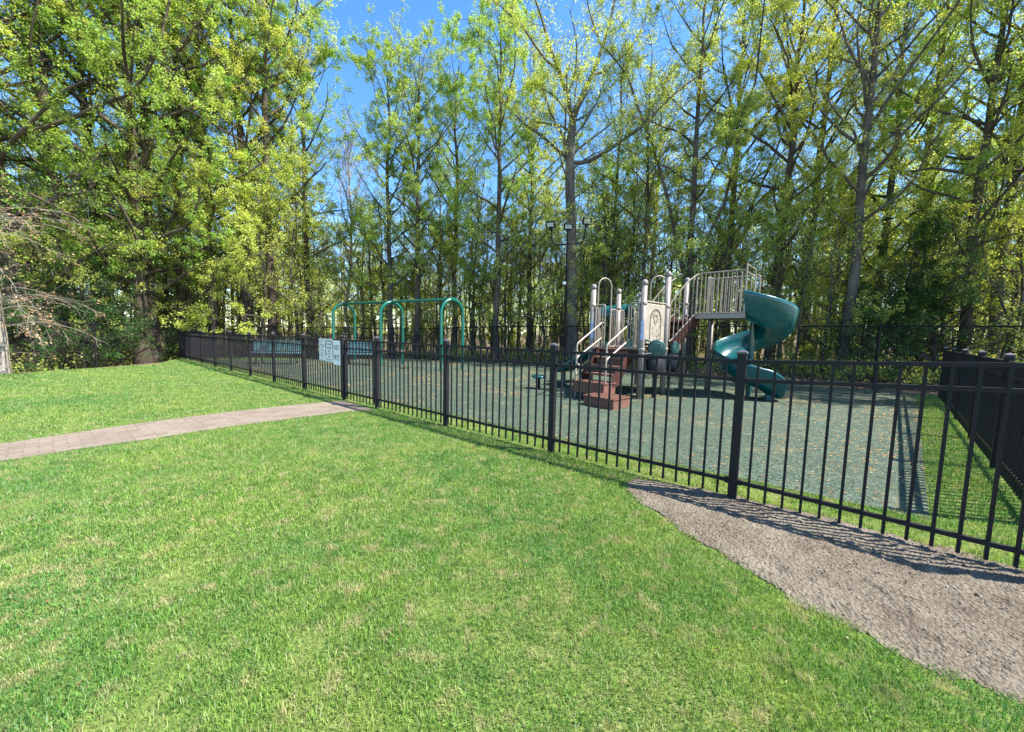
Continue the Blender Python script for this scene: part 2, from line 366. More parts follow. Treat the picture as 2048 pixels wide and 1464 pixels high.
# bare soil: displaced sheet
dirt_edge = [at(1252, 972), at(1285, 1005), at(1335, 1042), at(1440, 1112), at(1600, 1205), at(1800, 1312), at(2048, 1408), at(2500, 1560)]
fl = lambda s, off: P0+FD*s+FN*off
dirt_poly = [v.copy() for v in dirt_edge]+[fl(-3.2, .6), fl(-2.6, -.05), fl(-1.6, -.06), fl(-.6, -.07), fl(0, -.05), fl(.35, .0), at(1330, 968), at(1270, 958)]
def dirt():
    xs = np.arange(.7, 7.4, .016); ys = np.arange(.55, 4.1, .016)
    X, Y = np.meshgrid(xs, ys, indexing='ij'); n, m = X.shape
    wob = (vnoise(X, Y, 9, 3)-.5)*.09
    ins = inside(dirt_poly, (X+wob).ravel(), (Y+wob).ravel()).reshape(n, m)
    # soft edge
    e = ins.astype(float)
    for _ in range(4):
        e[1:-1, 1:-1] = (e[1:-1, 1:-1]+e[:-2, 1:-1]+e[2:, 1:-1]+e[1:-1, :-2]+e[1:-1, 2:])/5
    rut = np.abs(vnoise(X*.5+Y*.9, Y*.5-X*.2, 5.5, 21)-.5)
    Z = .004+e*.012+e*((vnoise(X, Y, 1.3, 9)-.5)*.04+(vnoise(X, Y, 7, 11, 5)-.5)*.020+np.maximum(vnoise(X, Y, 15, 14, 2)-.64, 0)*.07+(np.random.RandomState(2).rand(n, m)-.5)*.006)
    Z = np.maximum(Z, .004-.03*(1-e))
    I = np.arange(n*m).reshape(n, m); q = ins[:-1, :-1]|ins[1:, 1:]
    Fq = np.stack([I[:-1, :-1], I[1:, :-1], I[1:, 1:], I[:-1, 1:]], -1)[q]
    me = np_mesh('bare_soil', np.stack([X, Y, Z], -1).reshape(-1, 3), [Fq]); me.polygons.foreach_set('use_smooth', np.ones(len(Fq), bool))
    me.materials.append(M['dirt']); o = bpy.data.objects.new('bare_soil', me); COL.objects.link(o); tag(o, kind='structure')
    # clods and grit
    rs = np.random.RandomState(4); k = 60000
    x = rs.uniform(.7, 5.2, k); y = rs.uniform(.6, 4, k); s = rs.uniform(.0012, .0052, k)*(1+1.6*(rs.rand(k) > .985))
    ok = inside(dirt_poly, x, y)&(x < 5.1); x, y, s = x[ok], y[ok], s[ok]; k = len(x); zs = Z[((x-.7)/.016).astype(int).clip(0, n-1), ((y-.55)/.016).astype(int).clip(0, m-1)]
    base = np.array([(1, 0, 0), (0, 1, 0), (-1, 0, 0), (0, -1, 0), (0, 0, 1), (0, 0, -1)], float)
    V = base[None]*(s[:, None, None])*rs.uniform(.5, 1.4, (k, 6, 3)); V[..., 0] += x[:, None]; V[..., 1] += y[:, None]; V[..., 2] += zs[:, None]
    Fb = np.array([(0, 1, 4), (1, 2, 4), (2, 3, 4), (3, 0, 4), (1, 0, 5), (2, 1, 5), (3, 2, 5), (0, 3, 5)])
    me = np_mesh('soil_clods', V.reshape(-1, 3), [(Fb[None]+np.arange(k)[:, None, None]*6).reshape(-1, 3)]); me.materials.append(M['clod'])
    o = bpy.data.objects.new('soil_crumbs', me); COL.objects.link(o); tag(o, 'grey brown crumbs of soil and grit lying on the bare strip', 'soil', kind='stuff')
dirt()
def straw():
    rs = np.random.RandomState(89); k = 60000
    r = np.sqrt(rs.uniform(1.0, 8.5**2, k)); a = rs.uniform(R(-62), R(62), k); x = r*np.sin(a); y = r*np.cos(a)
    ok = inside(lawn_poly, x, y)&~inside(path_poly, x, y)&~inside(turf_poly, x, y)&~inside(dirt_poly, x, y)&(rs.rand(k) < np.clip((vnoise(x, y, 3.5, 17, 4)-.52)*4+.10, .04, .6)); x, y, r = x[ok], y[ok], r[ok]; k = len(x)
    g = rs.uniform(0, 6.28, k); L = rs.uniform(.005, .013, k); wd = .0008*np.clip(r/2, 1, 2.6); z = rs.uniform(.002, .015, k)
    dx, dy = np.cos(g)*L, np.sin(g)*L; nx, ny = -np.sin(g)*wd, np.cos(g)*wd; dz = rs.uniform(-.006, .006, k)
    V = np.stack([np.stack([x-dx-nx, y-dy-ny, z-dz], -1), np.stack([x+dx-nx, y+dy-ny, z+dz], -1), np.stack([x+dx+nx, y+dy+ny, z+dz], -1), np.stack([x-dx+nx, y-dy+ny, z-dz], -1)], 1)
    me = np_mesh('dry_straw', V.reshape(-1, 3), [np.arange(k*4).reshape(-1, 4)]); me.materials.append(M['straw'])
    o = bpy.data.objects.new('dry_straw', me); COL.objects.link(o); tag(o, 'dry straw coloured clippings lying among the lawn blades', 'straw', kind='stuff')
straw()
def lawn_scraps():
    rs = np.random.RandomState(88); k = 420
    r = np.sqrt(rs.uniform(1.2**2, 9**2, k)); a = rs.uniform(R(-60), R(60), k); x = r*np.sin(a); y = r*np.cos(a)
    ok = inside(lawn_poly, x, y)&~inside(path_poly, x, y)&~inside(turf_poly, x, y); x, y = x[ok], y[ok]; k = len(x)
    g = rs.uniform(0, 6.28, k); L = rs.uniform(.005, .014, k); wd = L*rs.uniform(.15, .6, k); z = rs.uniform(.018, .034, k)
    dx, dy = np.cos(g)*L, np.sin(g)*L; nx, ny = -np.sin(g)*wd, np.cos(g)*wd
    V = np.stack([np.stack([x-dx, y-dy, z], -1), np.stack([x-nx, y-ny, z+rs.uniform(-.004, .006, k)], -1), np.stack([x+dx, y+dy, z+rs.uniform(0, .01, k)], -1), np.stack([x+nx, y+ny, z+.003], -1)], 1)
    me = np_mesh('lawn_scraps', V.reshape(-1, 3), [np.arange(k*4).reshape(-1, 4)]); me.materials.append(M['catkin'])
    me.materials[0] = M['dry_leaf']; o = bpy.data.objects.new('lawn_scraps', me); COL.objects.link(o); tag(o, 'small tan leaf scraps scattered over lawn and bare soil', 'leaf litter', kind='stuff')
lawn_scraps()
# ------------------------------------------------------------------ grass blades
def grass():
    rs = np.random.RandomState(7)
    def blades(x, y, h, wd, lean, seg):
        k = len(x); a = rs.uniform(0, 2*np.pi, k); la = rs.uniform(0, 2*np.pi, k)+0; l = rs.uniform(.15, 1, k)*lean
        cx, cy = np.cos(a)*wd/2, np.sin(a)*wd/2; lx, ly = np.cos(la)*l*h, np.sin(la)*l*h
        z0 = np.full(k, -.004)
        if seg:
            V = np.stack([np.stack([x-cx, y-cy, z0], -1), np.stack([x+cx, y+cy, z0], -1),
                          np.stack([x+cx*.8+lx*.3, y+cy*.8+ly*.3, h*.6], -1), np.stack([x-cx*.8+lx*.3, y-cy*.8+ly*.3, h*.6], -1),
                          np.stack([x+lx, y+ly, h*(1-.25*l)], -1)], 1)
            b = np.arange(k)[:, None]*5
            return V.reshape(-1, 3), [b+np.array([[0, 1, 2, 3]])], [b+np.array([[3, 2, 4]])]
        V = np.stack([np.stack([x-cx, y-cy, z0], -1), np.stack([x+cx, y+cy, z0], -1), np.stack([x+lx, y+ly, h], -1)], 1)
        return V.reshape(-1, 3), [], [np.arange(k)[:, None]*3+np.array([[0, 1, 2]])]
    def mask(x, y):
        ok = inside(lawn_poly, x, y)
        wob = (vnoise(x, y, 11, 31)-.5)*.10+(rs.rand(len(x))-.5)*.05
        ok &= ~inside(path_poly, x+wob*.35, y+wob*.6)
        tw = (vnoise(x, y, 4, 37)-.5)*.10
        ok &= ~inside(turf_poly, x+tw, y+tw)
        ok &= ~inside(dirt_poly, x+wob, y+wob)
        # worn line under the fences
        d = (x-P0.x)*FN.x+(y-P0.y)*FN.y; s = (x-P0.x)*FD.x+(y-P0.y)*FD.y
        thin = np.exp(-((d-.02+(vnoise(s, s*0, 1.5, 8)-.5)*.12)/.06)**2)
        thin = np.maximum(thin, .8*np.exp(-((d+.22)/.16)**2)*(vnoise(x, y, 5, 12) > .45))
        ok &= rs.rand(len(x)) > thin*.93
        # sparse bare places
        ok &= rs.rand(len(x)) > np.clip((vnoise(x, y, 3.5, 17)-.66)*5, 0, .75)
        return ok
    allV = []; Q = []; T = []; off = 0
    for (r0, r1, dens, wd, hh, seg) in ((.7, 2.6, 30000, .0025, .025, True), (2.6, 4.2, 18000, .0034, .026, True), (4.2, 7, 9500, .0050, .027, False), (7, 11, 4200, .0075, .028, False), (11, 24, 1300, .013, .030, False)):
        a0, a1 = R(-72), R(72)
        area = (r1*r1-r0*r0)/2*(a1-a0); k = int(area*dens)
        r = np.sqrt(rs.uniform(r0*r0, r1*r1, k)); a = rs.uniform(a0, a1, k); x = r*np.sin(a); y = r*np.cos(a)
        ok = mask(x, y)&(y > .45); x, y = x[ok], y[ok]; k = len(x)
        tall = .35+.75*vnoise(x, y, 9, 41)+.55*vnoise(x, y, 1.6, 43)
        d = (x-P0.x)*FN.x+(y-P0.y)*FN.y
        tall = tall*np.where(np.abs(d) < .14, 1.4, 1)
        h = hh*tall*rs.uniform(.55, 1.35, k)
        V, q, t = blades(x, y, h, wd*rs.uniform(.7, 1.3, k), .95, seg)
        allV.append(V); Q += [f+off for f in q]; T += [f+off for f in t]; off += len(V)
    V = np.concatenate(allV)
    me = np_mesh('grass', V, [np.concatenate(Q), np.concatenate(T)]); me.materials.append(M['grass'])
    o = bpy.data.objects.new('grass', me); COL.objects.link(o); tag(o, 'short bright green lawn grass with paler dry patches', 'grass', kind='stuff')
    print('grass blades verts', len(V))
grass()
# litter on the rubber surface
def catkins():
    rs = np.random.RandomState(12); k = 80000
    r = np.sqrt(rs.uniform(3**2, 19**2, k)); a = rs.uniform(R(-50), R(58), k); x = r*np.sin(a); y = r*np.cos(a)
    dn = vnoise(x, y, 1.6, 50, 4)
    edge = np.exp(-np.abs((x-RC.x)*RD.y-(y-RC.y)*RD.x)/1.1)
    p = np.clip((dn-.58)*7, .012, 1)*(.5)+edge*.8
    ok = inside(turf_poly, x, y)&(rs.rand(k) < p); x, y = x[ok], y[ok]; k = len(x)
    rr = np.hypot(x, y); L = rs.uniform(.008, .026, k)*np.clip(rr/8, .8, 1.3); wd = .0022*np.clip(rr/5, .8, 1.8); g = rs.normal(.15, .7, k)
    dx, dy = np.cos(g)*L, np.sin(g)*L; nx, ny = -np.sin(g)*wd, np.cos(g)*wd; z = rs.uniform(.011, .02, k)
    V = np.stack([np.stack([x-dx-nx, y-dy-ny, z], -1), np.stack([x+dx-nx, y+dy-ny, z], -1), np.stack([x+dx+nx, y+dy+ny, z+.004], -1), np.stack([x-dx+nx, y-dy+ny, z+.004], -1)], 1)
    me = np_mesh('fallen_catkins', V.reshape(-1, 3), [np.arange(k*4).reshape(-1, 4)]); me.materials.append(M['catkin'])
    o = bpy.data.objects.new('fallen_catkins', me); COL.objects.link(o); tag(o, 'orange brown fallen tree catkins strewn over the green rubber surface', 'litter', kind='stuff')
catkins()
# ------------------------------------------------------------------ ornamental fences
NP = [0]
def post(parent, p, H=1.22, wd=.064, X=None):
    X = X or FD
    b = MB(); b.box((p.x, p.y, H/2-.02), (wd, wd, H+.04), X, bev=.004); o = b.build('post', M['fence'], parent)
    c = MB(); c.box((p.x, p.y, H+.006), (wd+.014, wd+.014, .02), X, bev=.004)
    z = H+.016; q = wd/2+.004; Yv = Vector((0, 0, 1)).cross(X)
    cs = [p+X*(a*q)+Yv*(b_*q) for a, b_ in ((-1, -1), (1, -1), (1, 1), (-1, 1))]
    c.add([(v.x, v.y, z) for v in cs]+[(p.x, p.y, z+.018)], [(0, 1, 4), (1, 2, 4), (2, 3, 4), (3, 0, 4)])
    c.build('post_cap', M['fence_cap'], o); return o
def panel(parent, a, b, n=15, detail=True, pd=.017, rise=0, H=1.17, rails=(1.155, 1.005, .155), frame=False):
    d = (b-a).normalized(); L = (b-a).length; e = .03; Up = Vector((0, 0, 1))
    for z in rails: MB().bar(a+d*e+Up*z, b-d*e+Up*(z+(rise if z > .5 else -rise*.4)), .029, .029).build('rail', M['fence'], parent)
    if frame:
        for q in (a+d*(e+.012), b-d*(e+.012)): MB().box((q.x, q.y, .62), (.034, .034, 1.11), d).build('stile', M['fence'], parent)
    if parent.name in ('ornamental_fence', 'gate') and (a-P0).length < 6.5 and pd < .02:
        for z in rails:
            for q, zz in ((a+d*.045, 0), (b-d*.045, rise if z > .5 else -rise*.4)):
                MB().box((q.x, q.y, z+zz), (.030, .041, .043), d, bev=.003).box((q.x, q.y, z+zz), (.012, .047, .012), d).build('bracket', M['fence'], parent)
    m = MB()
    for i in range(n):
        c = a+d*(L*(i+1)/(n+1)); bb = MB() if detail else m
        h_ = H+rise*(i+1)/(n+1); bb.box((c.x, c.y, (h_+.025)/2-.005), (pd, .0175 if pd < .02 else .026, h_-.035), d)
        if detail: bb.build('picket', M['fence'], parent)
    return m
def fence_run(parent, start, dirv, count, step=1.8, rise=0, lastpost=True, n=15, pd=.017, firstpost=True):
    rest = MB()
    for i in range(count):
        a = start+dirv*(i*step)
        if i or firstpost: post(parent, a, X=dirv)
        m = panel(parent, a, a+dirv*step, n, (i+1)*n <= 100, pd, rise if i >= 3 else 0)
        if m.v: rest.add(m.v, m.f)
    if rest.v: rest.build('picket', M['fence'], parent)['kind'] = 'stuff'
    if lastpost: post(parent, start+dirv*(count*step), X=dirv)
fr = empty('ornamental_fence', GATE_A, 'black metal picket fence running right from the gate, past the bare soil', 'fence')
fence_run(fr, GATE_A, -FD, 4, rise=.085)
flf = empty('ornamental_fence', GATE_B, 'black metal picket fence on the left of the gate, receding to the far lawn corner', 'fence')
fence_run(flf, GATE_B, FD, 8)
fri = empty('ornamental_fence', RC, 'black metal picket fence along the right side of the playground, seen almost end on', 'fence')
fence_run(fri, RC, RD, 5, n=17, pd=.024)
fbk = empty('ornamental_fence', P_END, 'low black picket fence closing the back left of the playground behind the swings', 'fence')
BD = (Vector((-4.2, 18.75, 0))-P_END).normalized()
fence_run(fbk, P_END, BD, 6, firstpost=False)
# gate
gt = empty('gate', (GATE_A+GATE_B)/2, 'narrow black picket gate where the brick path meets the fence', 'gate')
ga, gb = GATE_A+FD*.02, GATE_B-FD*.02
panel(gt, ga, gb, 9, True, frame=True)
hb = MB(); q = GATE_B-FD*.075+FN*.03; hb.box((q.x, q.y, 1.02), (.03, .05, .30), FD, bev=.006); hb.tube([(q.x, q.y, 1.16), (q.x, q.y, 1.27)], .012, 8); hb.box((q.x, q.y, 1.28), (.05, .04, .035), FD, bev=.008)
hb.build('latch', M['black'], gt)
for z in (.3, .95):
    q = GATE_A+FD*.05+FN*.028; hg = MB(); hg.box((q.x, q.y, z), (.06, .03, .10), FD, bev=.005); hg.build('hinge', M['black'], gt)
# ------------------------------------------------------------------ signs
def text_mesh(body, size, mat, parent, org, X, name='lettering', align='CENTER', sx=1):
    cu = bpy.data.curves.new('t', 'FONT'); cu.body = body; cu.size = size; cu.align_x = align; cu.align_y = 'CENTER'; cu.extrude = .0008; cu.space_line = 1.0
    tmp = bpy.data.objects.new('t', cu); COL.objects.link(tmp); dg = bpy.context.evaluated_depsgraph_get()
    me = bpy.data.meshes.new_from_object(tmp.evaluated_get(dg)); bpy.data.objects.remove(tmp); bpy.data.curves.remove(cu)
    X = Vector(X).normalized(); Zu = Vector((0, 0, 1)); Nn = X.cross(Zu)
    m = Matrix((X*sx, Zu, Nn)).transposed().to_4x4(); me.transform(m)
    me.name = name; me.materials.clear(); me.materials.append(mat)
    o = bpy.data.objects.new(name, me); COL.objects.link(o); o.parent = parent; o.location = Vector(org)-parent.location
    return o
SX = -FD   # reading direction as seen from the lawn
def sign(s0, s1, z0, z1, label):
    a = GATE_B+FD*s1+FN*.034; b = GATE_B+FD*s0+FN*.034; c = (a+b)/2
    m = MB(); m.box((c.x, c.y, (z0+z1)/2), ((b-a).length, .003, z1-z0), SX, bev=.001)
    o = m.build('fence_sign', M['white']); tag(o, label, 'sign')
    return o, c+FN*.003
zt, zb = 1.15, .70
o, c = sign(.06, .345, .665, 1.14, 'white sign reading NO PETS, wired to the fence beside the gate')
text_mesh('NO', .15, M['ink'], o, (c.x, c.y, 1.00), SX, sx=.85); text_mesh('PETS', .15, M['ink'], o, (c.x, c.y, .80), SX, sx=.72)
def border(o, c, wd, z0, z1, mat):
    b = MB(); hx = wd/2-.014
    for z in (z0+.014, z1-.014): b.box((c.x, c.y, z), (2*hx, .0016, .005), SX)
    for s_ in (-1, 1):
        q = c+SX*(s_*(hx+.0026)); b.box((q.x, q.y, (z0+z1)/2), (.005, .0016, z1-z0-.028), SX)
    b.build('border_line', mat, o)
o, c = sign(.37, .655, .70, 1.165, 'white sign reading CLOSED with further black lines, middle of the three signs on the fence')
border(o, c, .285, .70, 1.165, M['ink'])
for tx, sz, z in (('PLAYGROUND', .038, 1.118), ('CLOSED', .062, 1.055), ('9PM 8AM', .05, .985), ('NO', .06, .925), ('NO', .06, .805)):
    text_mesh(tx, sz, M['ink'], o, (c.x, c.y, z), SX)
def wordline(o, c, z, wd, mat, seed, h=.02):
    rs = random.Random(seed); b = MB(); x = -wd/2
    while x < wd/2-.02:
        lw = rs.choice((.008, .010, .012)); hh = h*rs.choice((.7, 1, 1)); q = c+SX*(x+lw/2); b.box((q.x, q.y, z), (lw*.55, .0016, hh), SX); q2 = c+SX*(x+lw*.6); b.box((q2.x, q2.y, z+hh*.3*rs.choice((-1, 1))), (lw*.9, .0017, h*.2), SX)
        x += lw+.004+(.01 if rs.random() < .15 else 0)
    b.build('lettering', mat, o)
wordline(o, c, .868, .17, M['ink'], 3); wordline(o, c, .745, .21, M['ink'], 4)
o, c = sign(.68, .965, .715, 1.165, 'white sign of small dark and red lines, farthest left of the three signs')
border(o, c, .285, .715, 1.165, M['ink'])
for i in range(10): wordline(o, c, 1.115-i*.039, (.20, .13, .22, .21, .10, .2, .14, .21, .19, .12)[i], M['ink'] if i < 4 else M['red_ink'], 20+i, .017)
# ------------------------------------------------------------------ chain link fence
def chain_fence():
    f = empty('chain_link_fence', (CHAIN[5][0], CHAIN[5][1], 0), 'tall black chain link fence in front of the woods', 'fence')
    H = 1.83; rail = MB(); mesh = MB()
    for i in range(len(CHAIN)-1):
        a = Vector(CHAIN[i]); b = Vector(CHAIN[i+1]); L = (b-a).length; n = max(1, round(L/3.0))
        for k in range(n+(i == len(CHAIN)-2)):
            p = a+(b-a)*k/n; m = MB(); m.tube([(p.x, p.y, p.z-.1), (p.x, p.y, p.z+H)], .035, 8); m.lathe((p.x, p.y, p.z+H), [(.04, 0), (.035, .03), (.01, .045)], 8); m.build('post', M['chain'], f)
        rail.tube([a+Vector((0, 0, H-.03)), b+Vector((0, 0, H-.03))], .022, 6)
        rail.tube([a+Vector((0, 0, .06)), b+Vector((0, 0, .06))], .006, 4)
        # woven wires: two families of diagonals
        d = (b-a).normalized(); hh = H-.09; s = -hh
        while s < L:
            for sg in (0, 1):
                s0, s1 = s, s+hh; z0, z1 = (0, hh) if sg == 0 else (hh, 0)
                if s0 < 0: z0 += (z1-z0)*(-s0/hh); s0 = 0
                if s1 > L:
                    z1 = z0+(z1-z0)*((L-s0)/(s1-s0)) if s1 > s0 else z1; s1 = L
                if s1-s0 > .02:
                    pa = a+(b-a)*(s0/L)+Vector((0, 0, .05+z0)); pb = a+(b-a)*(s1/L)+Vector((0, 0, .05+z1)); mesh.tube([pa, pb], .0022, 3, False)
            s += .075
    rail.build('top_rail', M['chain'], f); mesh.build('wire_mesh', M['chain'], f)
chain_fence()
# ------------------------------------------------------------------ swings
def swings():
    c = Vector((-2.15, 13.2, 0)); st = Vector((-2.7, 1.72, 0)); bd = st.normalized(); lv = Vector((.69, .72, 0)).normalized(); Hh = 2.5
    s = empty('swing_set', c, 'green metal swing set with three tall arches and a long top beam', 'swing set')
    Up = Vector((0, 0, 1)); ar = .47
    for k in range(3):
        o = c+st*k; m = MB()
        pts = [o-lv*ar, o-lv*ar+Up*(Hh-ar)]+arc(o+Up*(Hh-ar), ar, math.pi, 0, 14, lv, Up)[1:]+[o+lv*ar]
        m.tube(pts, .057, 12); m.build('arch_frame', M['green_pipe'], s)
    b = MB(); b.tube([c+Up*(Hh+.02), c+st*2+Up*(Hh+.02)], .05, 12); b.build('top_beam', M['green_pipe'], s)
    for k in range(3):
        m = MB(); p = c+st*k+Up*(Hh+.02); m.tube([p-bd*.09, p+bd*.09], .066, 12); m.build('clamp', M['green_pipe'], s)
    for bay in range(2):
        for j in (.3, .7):
            q = c+st*(bay+j); m = MB(); chs = []
            off = lv*random.Random(bay*3+j).uniform(-.12, .12)
            for e in (-1, 1):
                top = q+bd*(e*.26)+Up*(Hh-.03); bot = q+bd*(e*.21)+Up*.62+off
                h = MB(); h.tube([top+Up*.03, top-Up*.05], .02, 8); h.build('hanger', M['tan_metal'], s)
                ch = MB(); n = 40
                for i in range(n):
                    p0 = top+(bot-top)*(i/n); p1 = top+(bot-top)*((i+1.15)/n); ch.bar(p0, p1, .014 if i % 2 else .005, .005 if i % 2 else .014, up=(lv.x, lv.y, 0))
                ch.build('chain', M['chain'], s)
            rings = []
            for i in range(13):
                t = i/12*2-1; p = q+off+bd*(t*.21)+Up*(.62-.13*(1-t*t)); rings.append([p-lv*.07+Up*.006, p+lv*.07+Up*.006, p+lv*.075-Up*.008, p-lv*.075-Up*.008])
            m.sweep(rings, smooth=False); m.build('seat', M['black'], s)
swings()
# ------------------------------------------------------------------ benches
def bench(c, d, L, label):
    d = Vector(d).normalized(); nn = Vector((d.y, -d.x, 0)); nn = nn if nn.y < 0 else -nn; Up = Vector((0, 0, 1)); c = Vector(c)
    s = empty('park_bench', c, label, 'bench')
    def slab(name, o, up, h):   # expanded metal: bars crossing, with a solid rim
        m = MB(); up = up.normalized()
        for t in (0, h): m.bar(o-d*(L/2)+up*t, o+d*(L/2)+up*t, .03)
        for e in (-1, 1): m.bar(o+d*(e*L/2), o+d*(e*L/2)+up*h, .03)
        n = int(L/.05)
        for i in range(1, n): m.bar(o+d*(-L/2+L*i/n), o+d*(-L/2+L*i/n)+up*h, .012, .016)
        for t in np.arange(.06, h-.03, .055): m.bar(o-d*(L/2)+up*t, o+d*(L/2)+up*t, .012, .022)
        return m.build(name, M['bench'], s)
    slab('seat', c+Up*.45, nn, .42); slab('backrest', c+Up*.52-nn*.03, Up-nn*.12, .36)
    for e in (-.7, .7):
        m = MB(); o = c+d*(e*L/2)
        m.tube(rounded([o+nn*.40, o+nn*.38+Up*.42, o+nn*.0+Up*.42, o-nn*.03+Up*.48, o-nn*.08+Up*.9], .06), .024, 8); m.tube([o-nn*.12, o+nn*.05+Up*.42], .024, 8)
        m.build('leg', M['black'], s)
bench(ad(556, 700, 14.6)*1, (1, .1, 0), 1.75, 'pale teal mesh bench standing nearest the left stretch of the picket fence') if False else None
b1 = ad(556, 700, 14.3); bench((b1.x, b1.y, 0), (1, .12, 0), 1.75, 'teal mesh bench on the left, seen between two fence posts')
b2 = ad(720, 700, 14.6); bench((b2.x, b2.y, 0), (1, .05, 0), 1.35, 'teal mesh bench seen through the gate beneath the swing arches')
# ------------------------------------------------------------------ light pole
def light_pole():
    b = Vector((2.13, 15.2, 0)); s = empty('light_pole', b, 'thin black pole with three floodlights beside the big oak', 'light pole'); Up = Vector((0, 0, 1))
    m = MB(); m.box(b+Up*.02, (.25, .25, .04), bev=.01); m.tube([b, b+Up*4.9], [.075, .05], 10); m.build('pole', M['chain'], s)
    m = MB(); z = 5.0
    m.tube(rounded([b+Vector((-.66, 0, z+.55)), b+Vector((-.62, 0, z-.06)), b+Vector((.62, 0, z+.02)), b+Vector((.70, 0, z+.62))], .25), .03, 8); m.tube([b+Up*4.85, b+Up*(z+.5)], .04, 8)
    m.build('cross_arm', M['chain'], s)
    for x, zz, rz in ((-.70, z+.72, -25), (0, z+.66, 0), (.73, z+.88, 12)):
        c = b+Vector((x, 0, zz)); X = Vector((math.cos(R(rz)), math.sin(R(rz)), 0)); Nf = Vector((X.y, -X.x, 0)); Zt = (Up*.93-Nf*.36).normalized() if False else (Up*.92+Nf*.0-Nf*-.38).normalized()
        m = MB(); m.box(c, (.36, .12, .27), X, Zt, bev=.015); m.box(c-Up*.16, (.09, .09, .16), X, bev=.01)
        hd = m.build('floodlight', M['chain'], s)
        Yl = Zt.cross(X).normalized(); fdir = -Yl if (-Yl).y < 0 else Yl
        m = MB(); m.box(c+fdir*.06, (.26, .012, .16), X, Zt); m.build('lens', M['glass'], hd)
    m = MB(); m.box(b+Vector((-.10, -.06, 3.42)), (.13, .12, .11), bev=.02); m.tube([b+Vector((-.02, -.02, 3.42)), b+Vector((-.1, -.05, 3.42))], .015, 6); m.build('security_camera', M['white'], s)
light_pole()
